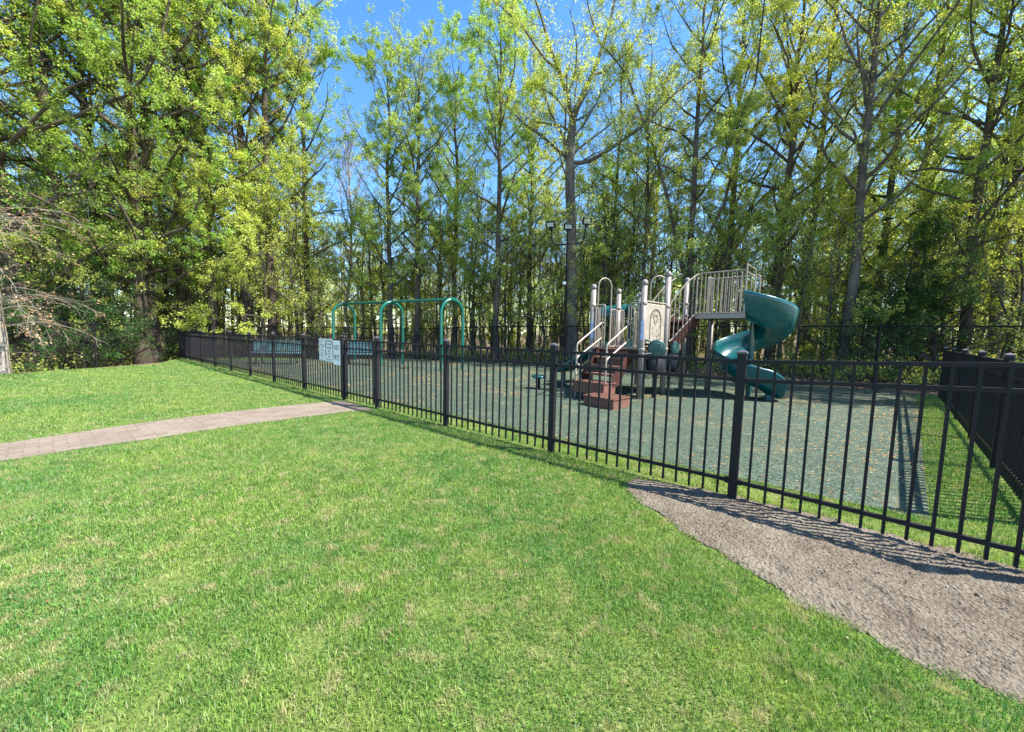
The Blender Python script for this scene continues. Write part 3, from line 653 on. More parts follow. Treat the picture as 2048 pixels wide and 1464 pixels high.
# ------------------------------------------------------------------ play structure
def play():
    Up = Vector((0, 0, 1))
    A = Vector((1.86, 8.72, 0)); D = Vector((2.73, 7.84, 0)); E = Vector((3.51, 8.55, 0)); B = Vector((2.66, 9.47, 0)); C = Vector((3.46, 10.2, 0)); Fp = Vector((4.41, 9.57, 0))
    U = Vector((.74, .67, 0)).normalized(); V = Vector((-.7, .714, 0)).normalized()
    DZ = 1.05; PZ = 1.88
    s = empty('play_structure', D, 'tan and brown play structure with a teal spiral slide and climbing steps', 'playground')
    for p, h in ((A, 2.53), (B, 2.53), (C, 2.53), (D, 2.53), (E, 2.83), (Fp, 2.86)):
        m = MB(); m.lathe(p, [(.062, -.05), (.062, h-.12)], 18); o = m.build('post', M['tan_post'], s)
        m = MB(); m.lathe(p+Up*(h-.12), [(.066, 0), (.066, .05), (.06, .085), (.04, .11), (.012, .122)], 18); m.build('post_cap', M['tan_post'], o)
        for z in ((2.04, DZ+.02) if p is not Fp else (2.2, 1.9)):
            m = MB(); m.lathe(p+Up*z, [(.07, -.03), (.075, -.02), (.075, .02), (.07, .03)], 18); m.build('collar', M['tan_metal'], o)
    # deck
    poly = [A, D, E, E+U*.55+V*-.02, C-V*.1, B]
    m = MB(); m.prism([p+Up*(DZ-.06) for p in (A, D, E, E+U*.9, C, B)], Up*.06); m.build('deck', M['brown'], s)
    m = MB()
    for a, b in ((A, D), (D, E), (E, E+U*.9), (C, B), (B, A)): m.bar(a+Up*(DZ-.11), b+Up*(DZ-.11), .03, .16)
    m.build('deck_skirt', M['brown'], s)
    # stairs towards the camera's left
    Mid = (A+D)/2+V*-.02; wdt = .74
    m = MB(); zz = [.88, .71, .55]; u = 0
    for z in zz:
        m.box(Mid-U*(u+.12)+Up*(z-.025), (.27, wdt, .05), U, bev=.008)
        m.box(Mid-U*(u+.005)+Up*(z+.06), (.015, wdt-.02, .15), U)
        u += .2
    m.build('stair_tread', M['terra'], s)
    for e in (-1, 1):
        q = Mid+V*(e*(wdt/2+.012)); m = MB()
        m.prism([q+Up*(DZ-.02), q-U*.10+Up*(DZ-.02), q-U*.72+Up*.50, q-U*.72+Up*.30, q-U*.5+Up*.30, q+Up*.80], V*.014*e); m.build('stringer', M['brown'], s)
    # perforated landing and block step
    def block(c, lx, ly, z0, z1, name, nx, ny):
        m = MB(); m.box(c+Up*((z0+z1)/2-.012), (lx, ly, z1-z0-.024), U, bev=.006); o = m.build(name, M['terra'], s)
        m = MB(); bx, by = lx/nx, ly/ny
        for i in range(nx+1): m.box(c+U*(-lx/2+bx*i)+Up*(z1-.012), (.028, ly, .0235), U)
        for j in range(ny+1): m.box(c+V*(-ly/2+by*j)+Up*(z1-.0125), (lx, .028, .0230), U)
        m.build('perforated_tread', M['terra'], o)
        m = MB(); m.box(c+Up*(z1-.0225), (lx-.03, ly-.03, .002), U); m.build('hole_bed', M['black'], o)
    block(Mid-U*.78, .42, wdt+.04, .14, .39, 'landing', 5, 9)
    block(Mid-U*1.22+V*-.60, .56, .66, .0, .205, 'step_block', 6, 7)
    m = MB(); m.box(Mid-U*.74+Up*.07, (.30, wdt-.1, .15), U); m.build('landing_base', M['black'], s)
    # handrails
    for e, base in ((1, Vector((1.30, 7.12, 0))), (-1, None)):
        q = Mid+V*(e*.36); lo = Mid-U*.92+V*(e*.36)
        if e == 1: lo = lo*1
        m = MB()
        top = q-U*.02+Up*(DZ+.62); m.tube(rounded([lo+Up*.02, lo+Up*1.16, top+Up*-.02, top+U*.06+Up*-.03], .08), .019, 10)
        m.tube(rounded([lo+Up*.86, q-U*.04+Up*(DZ+.24)], .05), .019, 10)
        m.tube(rounded([lo+Up*1.05, lo+U*.10+Up*.92, lo+U*.02+Up*.84], .04), .016, 8)
        m.build('handrail', M['tan_metal'], s)
    q = Mid-U*.95+V*.30; ring = MB(); ring.tube(arc(q+Up*.62, .12, 0, 2*math.pi, 20, V*.45, Up), .018, 8, False); ring.build('hand_loop', M['tan_metal'], s)
    # barred side panels
    def bars(a, b, z0, z1, n, name='railing', r=.011):
        m = MB(); d = (b-a)
        m.tube(rounded([a+Up*z0, a+Up*z1, b+Up*z1, b+Up*z0, a+Up*z0], .07), .016, 8)
        for i in range(1, n+1): p = a+d*(i/(n+1)); m.tube([p+Up*z0, p+Up*z1], r, 6, False)
        return m.build(name, M['tan_metal'], s)
    e1 = (D-A).normalized(); bars(A+e1*.08, A+e1*.33, DZ+.03, 2.05, 3); bars(D-e1*.33, D-e1*.08, DZ+.03, 2.05, 3)
    e2 = (B-A).normalized(); bars(A+e2*.08, A+e2*.26, DZ+.03, 2.0, 2); bars(B-e2*.32, B-e2*.08, DZ+.03, 2.0, 2, r=.009)
    e3 = (C-B).normalized(); bars(B+e3*.08, B+e3*.28, DZ+.03, 2.0, 3); bars(C-e3*.28, C-e3*.08, DZ+.03, 2.0, 2, r=.009)
    e4 = (E+U*.9-C); bars(C+e4*.1, C+e4*.9, DZ+.03, 2.0, 8)
    # tall hoops at the slide openings
    def hoop(c, d, hw, z1, name='entry_hoop'):
        m = MB(); d = Vector(d).normalized(); m.tube([c-d*hw+Up*DZ, c-d*hw+Up*(z1-hw)]+arc(c+Up*(z1-hw), hw, math.pi, 0, 12, d, Up)[1:]+[c+d*hw+Up*DZ], .018, 8); m.build(name, M['tan_metal'], s)
    hoop((A+B)/2-e2*.08, (e2-V*.3), .20, 2.72); hoop(Vector((3.62, 9.35, 0)), (1, .1, 0), .22, 2.85)
    # play panel with carved relief between D and E
    pe = (E-D).normalized(); pn = Vector((pe.y, -pe.x, 0)); a = D+pe*.09; b = E-pe*.09
    m = MB(); m.box((a+b)/2+Up*1.62, ((b-a).length, .03, .86), pe, bev=.012); pan = m.build('play_panel', M['tan_panel'], s)
    pc = (a+b)/2+pn*.016; m = MB(); PX_, PZ_ = pe, Up
    def P(x, z): return pc+PX_*x+Up*(1.62+z)
    m.tube([P(-.24, -.38), P(-.24, .08)]+arc(P(0, .08), .24, math.pi, 0, 14, PX_, Up)[1:]+[P(.24, -.38)], .011, 6)
    m.tube(arc(P(0, .1), .10, 0, 2*math.pi, 14, PX_*.8, Up), .008, 6, False)
    rs = random.Random(5)
    for i in range(15):
        ax, az = rs.uniform(-.19, .19), rs.uniform(-.36, .2); g = rs.choice((0, .4, 1.2, 1.57, 2.4)); l = rs.uniform(.04, .10)
        m.tube([P(ax, az), P(ax+math.cos(g)*l*.5+.01, az+math.sin(g)*l*.5), P(ax+math.cos(g+.3)*l, az+math.sin(g+.3)*l)], .008, 5)
    for i in range(7):
        g = math.pi*(i+.5)/7; m.bar(P(.20*math.cos(g), .08+.20*math.sin(g)), P(.235*math.cos(g), .08+.235*math.sin(g)), .02, .012)
    m.build('carved_relief', M['groove'], pan)
    m = MB(); m.tube([D+Up*2.09, E+Up*2.09], .018, 8); m.tube([D+Up*1.13, E+Up*1.13], .018, 8); m.build('panel_rail', M['tan_metal'], s)
    # stickers on posts
    for p in (A, D):
        m = MB(); dv = Vector((-p.x, -p.y, 0)).normalized(); xx = Vector((-dv.y, dv.x, 0))
        for z, h in ((1.62, .09), (1.51, .09), (1.36, .16)): m.box(p+dv*.0605+Up*z, (.055, .006, h), xx)
        m.build('sticker', M['sticker'], s)
    # spiral disc and companion
    def disc(c, n, r, mat, name, spiral=True):
        n = Vector(n).normalized(); X = Up.cross(n).normalized(); m = MB()
        m.lathe(c, [(r*.96, -.025), (r, -.01), (r, .015), (r*.9, .03), (r*.2, .034)], 26, X, n); o = m.build(name, mat, s)
        if spiral:
            m = MB(); Y = n.cross(X); m.tube([c+n*.034+(X*math.cos(t)+Y*math.sin(t))*(.02+t*.0068) for t in np.linspace(0, 6*math.pi, 60)], .004, 5, False); m.build('spiral_line', M['cream_line'], o)
        return o
    dc = Vector((3.06, 7.86, 1.10)); disc(dc, Vector((-.25, -.97, 0)), .185, M['teal_dark'], 'spiral_disc')
    m = MB(); m.tube(rounded([D+Up*1.28, D+pn*.05+pe*.2+Up*1.27, dc+Up*.08-pn*.03], .1), .022, 8); m.tube([D+Up*.96, dc-Up*.10-pn*.02], .02, 8); m.build('disc_bracket', M['teal_dark'], s)
    disc(Vector((3.78, 8.62, 1.08)), Vector((.6, -.8, 0)), .17, M['teal_dark'], 'spiral_disc')
    for c, r, L in ((Vector((3.12, 8.05, .76)), .25, .30), (Vector((3.72, 8.72, .78)), .25, .34)):
        m = MB(); m.lathe(c-pn*.0, [(r*.5, -L/2), (r, -L/2+.06), (r*1.03, 0), (r, L/2-.06), (r*.55, L/2)], 20, Up, pn); m.tube([c-Up*r, Vector((c.x, c.y, 0))], .04, 8); m.build('drum', M['black'], s)
    # small straight slide off the left edge
    h0 = (A+B)/2; dirv = V; rings = []
    prof = [(-.26, .15), (-.255, .17), (-.23, .15), (-.21, .03), (-.1, 0), (.1, 0), (.21, .03), (.23, .15), (.255, .17), (.26, .15), (.24, -.02), (.12, -.04), (-.12, -.04), (-.24, -.02)]
    for k, (t, z, wf) in enumerate(((0, DZ, 1), (.12, DZ-.02, 1), (.35, .86, 1), (.7, .62, 1), (.95, .46, 1.05), (1.12, .40, 1.15), (1.3, .38, 1.25), (1.42, .37, 1.2))):
        rings.append([h0+dirv*t+e2*(x*wf)+Up*(z+y) for x, y in prof])
    m = MB(); m.sweep(rings); m.tube([h0+dirv*1.2+Up*.36, h0+dirv*1.2], .04, 8); m.build('straight_slide', M['teal'], s)
    # teal hood at the back
    hc = (B+C)/2; d3 = e3; n3 = Vector((-d3.y, d3.x, 0)); rings = []
    for k in range(5):
        o = hc+n3*(k*.18); rings.append([p for p in arc(o+Up*1.85, .33, math.pi, 0, 12, d3, Up)]+[p for p in arc(o+Up*1.85, .29, 0, math.pi, 12, d3, Up)])
    m = MB(); m.sweep(rings); m.build('slide_hood', M['teal'], s)
    rings = [[hc+n3*t+d3*x*1.2+Up*(z+y) for x, y in prof] for t, z in ((0, DZ), (.2, DZ), (.7, .75), (1.3, .4), (1.6, .35))]
    m = MB(); m.sweep(rings); m.build('straight_slide', M['teal'], s)
    # upper platform
    Rr = Vector((5.0, 8.1, 0)); L1 = Rr+V*1.0; L2 = L1+U*1.0; R2 = Rr+U*1.0
    m = MB(); m.prism([p+Up*(PZ-.05) for p in (Rr, R2, L2, L1)], Up*.05); m.build('upper_platform', M['brown'], s)
    m = MB()
    for a_, b_ in ((Rr, R2), (R2, L2), (L2, L1), (L1, Rr)): m.bar(a_+Up*(PZ-.04), b_+Up*(PZ-.04), .032, .10)
    m.build('platform_edge', M['tan_metal'], s)
    zr = PZ+.95
    bars(L1, Rr, PZ+.03, zr, 10); bars(R2, L2, PZ+.03, zr, 10); bars(L2-V*-.0, L2-U*.35, PZ+.03, zr, 3)
    m = MB(); m.tube([Rr+Up*(PZ-.05), Rr+Up*(PZ+1.08)], .022, 8); m.tube([Rr+U*.62+Up*(PZ-.02), Rr+U*.62+Up*(PZ+1.04)], .016, 8)
    m.tube([Rr+Up*(PZ+1.06), Rr+U*.62+Up*(PZ+1.02)], .016, 8); m.tube([Rr+Up*(PZ+.90), Rr+U*.62+Up*(PZ+.87)], .014, 8); m.build('entry_frame', M['tan_metal'], s)
    m = MB(); m.lathe(L2, [(.06, -.05), (.06, PZ-.05)], 12); m.build('post', M['tan_post'], s)
    # upper stairs, from the deck to the platform
    st0 = E+U*.03+Up*0; sd_ = (L1-E); sl = sd_.length; sdn = sd_.normalized(); sn = Vector((-sdn.y, sdn.x, 0)); wd2 = .72
    for e in (0, 1):
        q = E+sn*(e*wd2); m = MB()
        m.prism([q+Up*(DZ+.10), q+sd_+Up*(PZ+.0), q+sd_+sdn*.12+Up*(PZ-.02), q+sd_+sdn*.12+Up*(PZ-.13), q+sd_+Up*(PZ-.30), q+Up*(DZ-.20)], sn*.02); m.build('stringer', M['brown'], s)
        m = MB(); q2 = q-sn*.02
        a0 = q2+sdn*.08+Up*(DZ+.16); a1 = q2+sd_+Up*(PZ+.05); b0 = q2+sdn*.08+Up*(2.12); b1 = q2+sd_*.62+Up*(2.62); b2_ = q2+sd_+Up*(zr)
        m.tube(rounded([a1, a0, b0, b1, b2_], .1), .016, 8)
        for i in range(1, 6):
            t = i/6; lo = a0+(a1-a0)*t; f = t; hi = b0+(b1-b0)*(f/.62) if f < .62 else b1+(b2_-b1)*((f-.62)/.38); hi = Vector((lo.x, lo.y, hi.z)); m.tube([lo, hi], .011, 6, False)
        m.build('railing', M['tan_metal'], s)
    m = MB(); q = E+sn*.03+sdn*.05
    m.prism([q+Up*(DZ+.02), q+sd_*.93+Up*(PZ-.08), q+sd_*.93+sdn*.12+Up*(PZ-.10), q+sd_*.93+sdn*.12+Up*(PZ-.26), q+sd_*.9+Up*(PZ-.38), q+Up*(DZ-.26)], sn*(wd2-.06)); m.build('stair_body', M['brown'], s)
    m = MB()
    for i in range(4):
        t = (i+.6)/4.4; q = E+sd_*t+sn*(wd2/2); m.box(q+Up*(DZ+(PZ-DZ)*(i+1)/5), (.2, wd2-.05, .04), sdn, bev=.006)
    m.build('stair_tread', M['brown'], s)
    # spiral slide
    Cc = Vector((5.56, 8.62, 0)); a0 = R(222); tot = R(392); rings = []
    prof = [(.10, .30), (.11, .10), (.20, .01), (.40, -.03), (.58, .0), (.70, .12), (.755, .30), (.775, .46), (.80, .475), (.825, .455), (.82, .40), (.80, .28), (.74, .06), (.61, -.08), (.42, -.10), (.18, -.06), (.06, .06), (.055, .30)]
    N = 72
    for i in range(N+1):
        f = i/N; g = a0+tot*f; z = PZ-.02-(PZ-.36)*(f**1.0) if f < .96 else PZ-.02-(PZ-.36)*f
        u_ = Vector((math.cos(g), math.sin(g), 0)); hsc = 1.12 if f < .3 else 1.12-.3*min(1, (f-.3)/.6)
        rings.append([Cc+u_*r+Up*(z+zz*hsc) for r, zz in prof])
    tg = Vector((-math.sin(g), math.cos(g), 0)); z1 = z
    for k, (t, dz, hs) in enumerate(((.12, -.06, .9), (.24, -.13, .95), (.36, -.19, .9), (.46, -.22, .75))):
        rings.append([Cc+u_*(r)+tg*t+Up*max(z1+dz+zz*hs, .02) for r, zz in prof])
    m = MB(); m.sweep(rings); sl_ = m.build('spiral_slide', M['teal'], s)
    m = MB(); m.tube([Cc, Cc+Up*2.1], .055, 12); m.build('centre_pole', M['teal'], sl_)
    q = rings[-3][4]; m = MB(); m.box(Vector((q.x, q.y, .07)), (.16, .1, .14), tg); m.build('slide_foot', M['teal'], sl_)
    return s
play()
# stool
p = Vector((.67, 9.05, 0)); m = MB(); m.lathe(p+Vector((0, 0, .27)), [(.1, 0), (.17, .015), (.19, .045), (.17, .07), (.05, .08)], 22); 
sp = empty('stepping_pod', p, 'low round teal stepping pod beside the play structure', 'play pod'); m.build('pad', M['teal'], sp); m = MB(); m.tube([p, p+Vector((0, 0, .28))], .035, 10); m.build('stem', M['chain'], sp)

# ------------------------------------------------------------------ trees
class Tubes:
    def __init__(s): s.V = []; s.F = []; s.o = 0
    def add(s, P, Rr, n):
        P = np.asarray(P, float); m = len(P); T = np.gradient(P, axis=0); T /= np.linalg.norm(T, axis=1)[:, None]+1e-9
        a = np.array([1, 0, 0.]) if abs(T[0, 0]) < .8 else np.array([0, 1., 0])
        Uv = np.cross(T, a); Uv /= np.linalg.norm(Uv, axis=1)[:, None]+1e-9; W = np.cross(T, Uv)
        g = np.arange(n)*2*np.pi/n
        V = P[:, None]+(Uv[:, None]*np.cos(g)[None, :, None]+W[:, None]*np.sin(g)[None, :, None])*np.asarray(Rr)[:, None, None]
        I = np.arange(m*n).reshape(m, n)+s.o; J = np.roll(I, -1, 1)
        s.V.append(V.reshape(-1, 3)); s.F.append(np.stack([I[:-1], J[:-1], J[1:], I[1:]], -1).reshape(-1, 4)); s.o += m*n
    def mesh(s, name, mat):
        me = np_mesh(name, np.concatenate(s.V), [np.concatenate(s.F)]); me.materials.append(mat)
        me.polygons.foreach_set('use_smooth', np.ones(len(me.polygons), bool)); return me
def unit(v): return v/(np.linalg.norm(v)+1e-9)
def wander(rs, p, d, L, n, wob, up=0.0):
    pts = [p]; d = unit(d)
    for i in range(n):
        d = unit(d+rs.normal(0, wob, 3)+np.array([0, 0, up])); pts.append(pts[-1]+d*L/n)
    return np.array(pts)
def leaf_mesh(name, C, D, size, rs, mat, asp=.62, droop=.35):
    """C leaf positions, D growth direction of their twig; every leaf is a folded blade of four faces' worth of area"""
    k = len(C); D = D+rs.normal(0, .75, (k, 3)); D[:, 2] -= droop; D /= np.linalg.norm(D, axis=1)[:, None]
    N = rs.normal(0, .8, (k, 3)); N[:, 2] += .9; S = np.cross(D, N); S /= np.linalg.norm(S, axis=1)[:, None]+1e-9
    N = np.cross(S, D); sz = (size*rs.uniform(.55, 1.35, k))[:, None]; wd = sz*asp*.5
    V = np.stack([C, C+D*sz*.45+S*wd+N*sz*.08, C+D*sz, C+D*sz*.5-S*wd+N*sz*.08], 1)
    me = np_mesh(name, V.reshape(-1, 3), [np.arange(4*k).reshape(-1, 4)]); me.materials.append(mat); return me
def make_tree(seed, H=18, r0=.22, cb=5, spread=3.2, limbs=26, leaves=18000, leaf=.115, up=.5, bark='bark', lmat='leaf_spring', fork=None, top=.96,
              twig=True, lean=(0, 0), low=0, wob=.05, explicit=None, profile=None, droop=.35, clump=.20, sub=6, twigs=5):
    rs = np.random.RandomState(seed); T = Tubes(); tw = []
    n = 18; zs = np.linspace(0, H*top, n); w1 = np.cumsum(rs.normal(0, wob, n)); w2 = np.cumsum(rs.normal(0, wob, n)); w1 -= w1[0]; w2 -= w2[0]
    tr = np.stack([w1+lean[0]*zs, w2+lean[1]*zs, zs-.3*(zs == 0)], -1)
    rr = r0*(1-zs/(H*top))**.75*.93+.012; rr[0] *= 1.45; rr[1] *= 1.05
    if explicit: tr, rr = explicit['trunk']; tr = np.array(tr, float); rr = np.array(rr, float)
    # smooth by subdivision
    def dens(P, r, k=3):
        t = np.arange(len(P)); tt = np.linspace(0, len(P)-1, (len(P)-1)*k+1)
        Pn = np.stack([np.interp(tt, t, P[:, i]) for i in range(3)], -1)
        Pn[1:-1] = (Pn[:-2]+2*Pn[1:-1]+Pn[2:])/4; return Pn, np.interp(tt, t, r)
    Pd, rd = dens(tr, rr)
    Pd[0, 2] -= .0; T.add(Pd, rd, 10)
    def trunk_at(z):
        i = np.interp(z, tr[:, 2], np.arange(len(tr))); a = int(min(i, len(tr)-2)); f = i-a; return tr[a]*(1-f)+tr[a+1]*f, rr[a]*(1-f)+rr[a+1]*f
    L1 = []
    prof = profile or (lambda f: .55+.75*math.sin(math.pi*min(1, f*.86+.12)))
    g0 = rs.uniform(0, 6.28)
    for i in range(limbs):
        f = ((i+rs.uniform(0, .9))/limbs)**(.9); z = cb+(H*top*.97-cb)*f
        p, rt = trunk_at(z); g0 += 2.4+rs.normal(0, .35); el = up+.5*f+rs.normal(0, .12)
        L = spread*prof(f)*rs.uniform(.7, 1.2); d = np.array([math.cos(g0)*math.cos(el), math.sin(g0)*math.cos(el), math.sin(el)])
        L1.append((p, d, L, min(rt*.55, .012+L*.017)))
    for i in range(low):
        z = rs.uniform(cb*.25, cb); p, rt = trunk_at(z); g = rs.uniform(0, 6.28); L = rs.uniform(.6, 1.6); L1.append((p, np.array([math.cos(g), math.sin(g), rs.uniform(-.1, .5)]), L, .012))
    if fork:
        for (z, g, el, L, r) in fork:
            p, rt = trunk_at(z); L1.append((p, np.array([math.cos(g)*math.cos(el), math.sin(g)*math.cos(el), math.sin(el)]), L, r))
    paths = []
    for p, d, L, r in L1: paths.append((wander(rs, p, d, L, 7, .13, .05), r, L))
    if explicit:
        for P, ra, rb in explicit['limbs']:
            P = np.array(P, float); Pn, rn = dens(P, np.linspace(ra, rb, len(P)), 3); T.add(Pn, rn, 7)
            Lt = np.linalg.norm(np.diff(P, axis=0), axis=1).sum(); paths.append((Pn, None, Lt))
    for P, r, L in paths:
        if r is not None: T.add(P, np.linspace(r, max(r*.3, .006), len(P)), 5)
        ns = max(2, int(sub*L/2.5)) if r is not None else int(sub*L/1.6)
        for j in range(ns):
            f = rs.uniform(.22, 1)
            i = f*(len(P)-1); a = int(min(i, len(P)-2)); q = P[a]+(P[a+1]-P[a])*(i-a); dd = unit(P[a+1]-P[a]); d2 = unit(dd*rs.uniform(.3, 1)+rs.normal(0, .62, 3)+np.array([0, 0, .18]))
            l2 = rs.uniform(.45, 1.05)*min(1.7, .5+L*.28); P2 = wander(rs, q, d2, l2, 4, .2, .06); T.add(P2, np.linspace(.011, .005, 5), 3)
            for m_ in range(twigs):
                b = rs.randint(1, 5); d3 = unit(unit(P2[b]-P2[b-1])+rs.normal(0, .7, 3)); l3 = rs.uniform(.2, .5); P3 = np.array([P2[b], P2[b]+d3*l3*.5+rs.normal(0, .02, 3), P2[b]+d3*l3])
                if twig: T.add(P3, [.005, .004, .003], 3)
                tw.append((P3[1], P3[2], d3))
    tm = T.mesh('trunk', M[bark])
    cm = None
    if leaves and tw:
        A = np.array([t[0] for t in tw]); Bp = np.array([t[1] for t in tw]); Dd = np.array([t[2] for t in tw])
        # light and heavy twigs: uneven crown
        wgt = vnoise(A[:, 0]+A[:, 1]*.7+50, A[:, 2]+50, .55, seed+3)**2.2*rs.uniform(.3, 1, len(A)); wgt /= wgt.sum()
        size_k = .57; leaves = int(leaves*(1.8 if leaves > 9600 and lmat != 'leaf_dark' else .8 if lmat != 'leaf_dark' else 1)); idx = rs.choice(len(A), leaves, p=wgt); f = rs.rand(leaves)[:, None]
        Cc = A[idx]*(1-f)+Bp[idx]*f+rs.normal(0, clump*.33, (leaves, 3))
        cm = leaf_mesh('crown', Cc, Dd[idx], leaf*size_k, rs, M[lmat], droop=droop)
    return tm, cm
def add_tree(var, loc, label, scale=1.0, rz=0, group=None, name='tree', cat='tree', sz=None):
    r = empty(name, loc, label, cat, group, rz); r.scale = (scale, scale, sz or scale)
    for nm, me in (('trunk', var[0]), ('crown', var[1])):
        if me is None: continue
        o = bpy.data.objects.new(nm, me); COL.objects.link(o); o.parent = r
    return r
def g0z(x, y):
    k = min(max((y-15.5)/4, 0), 1)*min(max((-x+1)/8, 0), 1); return -.06-.33*k-.40*min(max((-x-13.6)/1.1, 0), 1)*(1-k)
VAR = {
 'tallA': make_tree(1, 19, .20, 4.2, 3.1, 34, 30000, .12, lmat='leaf_spring'),
 'tallB': make_tree(2, 20, .23, 5.5, 3.4, 34, 32000, .12, lmat='leaf_yellow', lean=(.02, 0)),
 'tallC': make_tree(3, 17, .17, 3.6, 2.7, 30, 26000, .115, lmat='leaf_green'),
 'denseD': make_tree(4, 20, .25, 2.6, 4.4, 44, 46000, .13, lmat='leaf_green', up=.3),
 'sparseE': make_tree(5, 19, .2, 5.5, 3.3, 34, 15000, .11, lmat='leaf_yellow', sub=8, bark='bark_mid'),
 'slimF': make_tree(6, 14, .11, 4.2, 1.9, 22, 11000, .11, lmat='leaf_spring', low=6),
 'slimG': make_tree(7, 13, .09, 3.2, 1.7, 20, 9000, .11, lmat='leaf_yellow', low=6, lean=(.05, .02)),
 'bareH': make_tree(8, 13, .11, 3.0, 2.3, 40, 900, .08, lmat='leaf_yellow', bark='bark_pale', up=.75, sub=9),
 'underI': make_tree(9, 8, .07, 1.3, 2.4, 24, 11000, .12, lmat='leaf_yellow', up=.12, top=.9, droop=.15),
 'underJ': make_tree(10, 6.5, .06, 1.0, 2.1, 22, 9500, .11, lmat='leaf_spring', up=.15, top=.9, droop=.15),
 'underK': make_tree(19, 9.5, .08, 2.0, 2.3, 26, 13000, .11, lmat='leaf_yellow', up=.3, top=.92),
 'sapK': make_tree(11, 7, .035, 2.0, .9, 10, 1500, .10, lmat='leaf_spring', low=3, wob=.07, sub=4),
 'sapL': make_tree(12, 9, .045, 3.0, 1.1, 12, 2200, .10, lmat='leaf_green', low=3, wob=.09, sub=4, lean=(.04, .0)),
 'darkM': make_tree(13, 5.6, .10, .3, 2.1, 44, 26000, .10, lmat='leaf_dark', up=.25, top=.92, profile=lambda f: 1.25-f*.9, bark='bark_dark'),
 'forkN': make_tree(14, 18, .15, 6.5, 3.0, 22, 34000, .12, lmat='leaf_spring', fork=[(2.6, 2.9, 1.25, 12, .10), (2.9, .2, 1.15, 12, .10), (4.5, 5, 1.1, 9, .07)], sub=7),
}
def place(px):
    for lim, ph in ((360, 'left of the far picket fence corner'), (500, 'behind the left bench and the far fence corner'), (650, 'between the left bench and the first swing arch'), (800, 'behind the left half of the swing set'), (935, 'behind the right half of the swing set'),
                    (1030, 'just right of the swing set'), (1120, 'just left of the light pole'), (1250, 'between the light pole and the tallest posts'), (1345, 'behind the carved panel of the play structure'), (1440, 'behind the upper stairs'),
                    (1520, 'behind the upper platform railing'), (1620, 'behind the spiral slide'), (1740, 'right of the spiral slide'), (1870, 'left of the side fence corner')):
        if px < lim: return ph
    return 'above the right side fence'
def px_tree(px, Y, var, label, s=1.0, rz=0, group=None, sz=None, name='tree', cat='tree'):
    p = ad(px, 690, Y); return add_tree(VAR[var], (p.x, p.y, g0z(p.x, p.y)), label, s, rz, group, name, cat, sz)
# the big oak, its limbs read from the photograph at its own distance
def oak():
    Y = 17.0; b = ad(1143, 735, Y); rs = np.random.RandomState(77)
    def q(px, py, dy=0):
        v = ad(px, py, Y+dy); return (v.x-b.x, v.y-b.y, v.z)
    trunk = ([(0, 0, -.2), q(1144, 700), q(1143, 600), q(1143, 480), q(1141, 400), q(1139, 330), q(1142, 270), q(1146, 235)], [.34, .27, .235, .225, .215, .20, .18, .16])
    limbs = [([q(1146, 240), q(1160, 200, .3), q(1185, 150, .8), q(1205, 95, 1.2), q(1222, 40, 1.4), q(1235, -30, 1.5), q(1240, -90, 1.5)], .13, .03),
             ([q(1144, 240), q(1135, 190, -.2), q(1118, 140, -.7), q(1100, 95, -1.0), q(1085, 40, -1.2), q(1060, -30, -1.4)], .12, .03),
             ([q(1141, 325), q(1172, 325, -.2), q(1205, 308, -.6), q(1245, 280, -1), q(1290, 250, -1.2), q(1330, 205, -1.3), q(1375, 165, -1.2), q(1420, 140, -1)], .095, .02),
             ([q(1139, 320), q(1115, 300, .2), q(1085, 272, .5), q(1050, 250, .8), q(1015, 215, 1), q(995, 180, 1)], .08, .02),
             ([q(1118, 140, -.7), q(1090, 120, -1), q(1050, 60, -1.5), q(1020, 30, -1.8), q(990, 0, -2)], .06, .015),
             ([q(1185, 150, .8), q(1215, 140, 1), q(1260, 100, 1.5), q(1290, 50, 1.6), q(1300, -20, 1.6)], .06, .015),
             ([q(1205, 95, 1.2), q(1190, 60, 1), q(1175, 10, .5), q(1165, -60, .4)], .05, .015),
             ([q(1142, 400), q(1165, 385, 1), q(1190, 370, 1.5), q(1215, 350, 2)], .04, .012),
             ([q(1143, 440), q(1120, 425, -.6), q(1095, 415, -1), q(1070, 395, -1.3)], .04, .012),
             ([q(1135, 190, -.2), q(1150, 150, -.8), q(1155, 90, -1.4), q(1140, 20, -1.6)], .05, .015)]
    v = make_tree(77, 12.4,   .2, 7.5, 2.2, 14, 18000, .12, lmat='leaf_yellow', bark='bark_mid', explicit={'trunk': trunk, 'limbs': limbs}, sub=9, low=0)
    add_tree(v, (b.x, b.y, 0), 'big oak with forked dark limbs and sparse leaves behind the light pole', name='oak_tree')
oak()
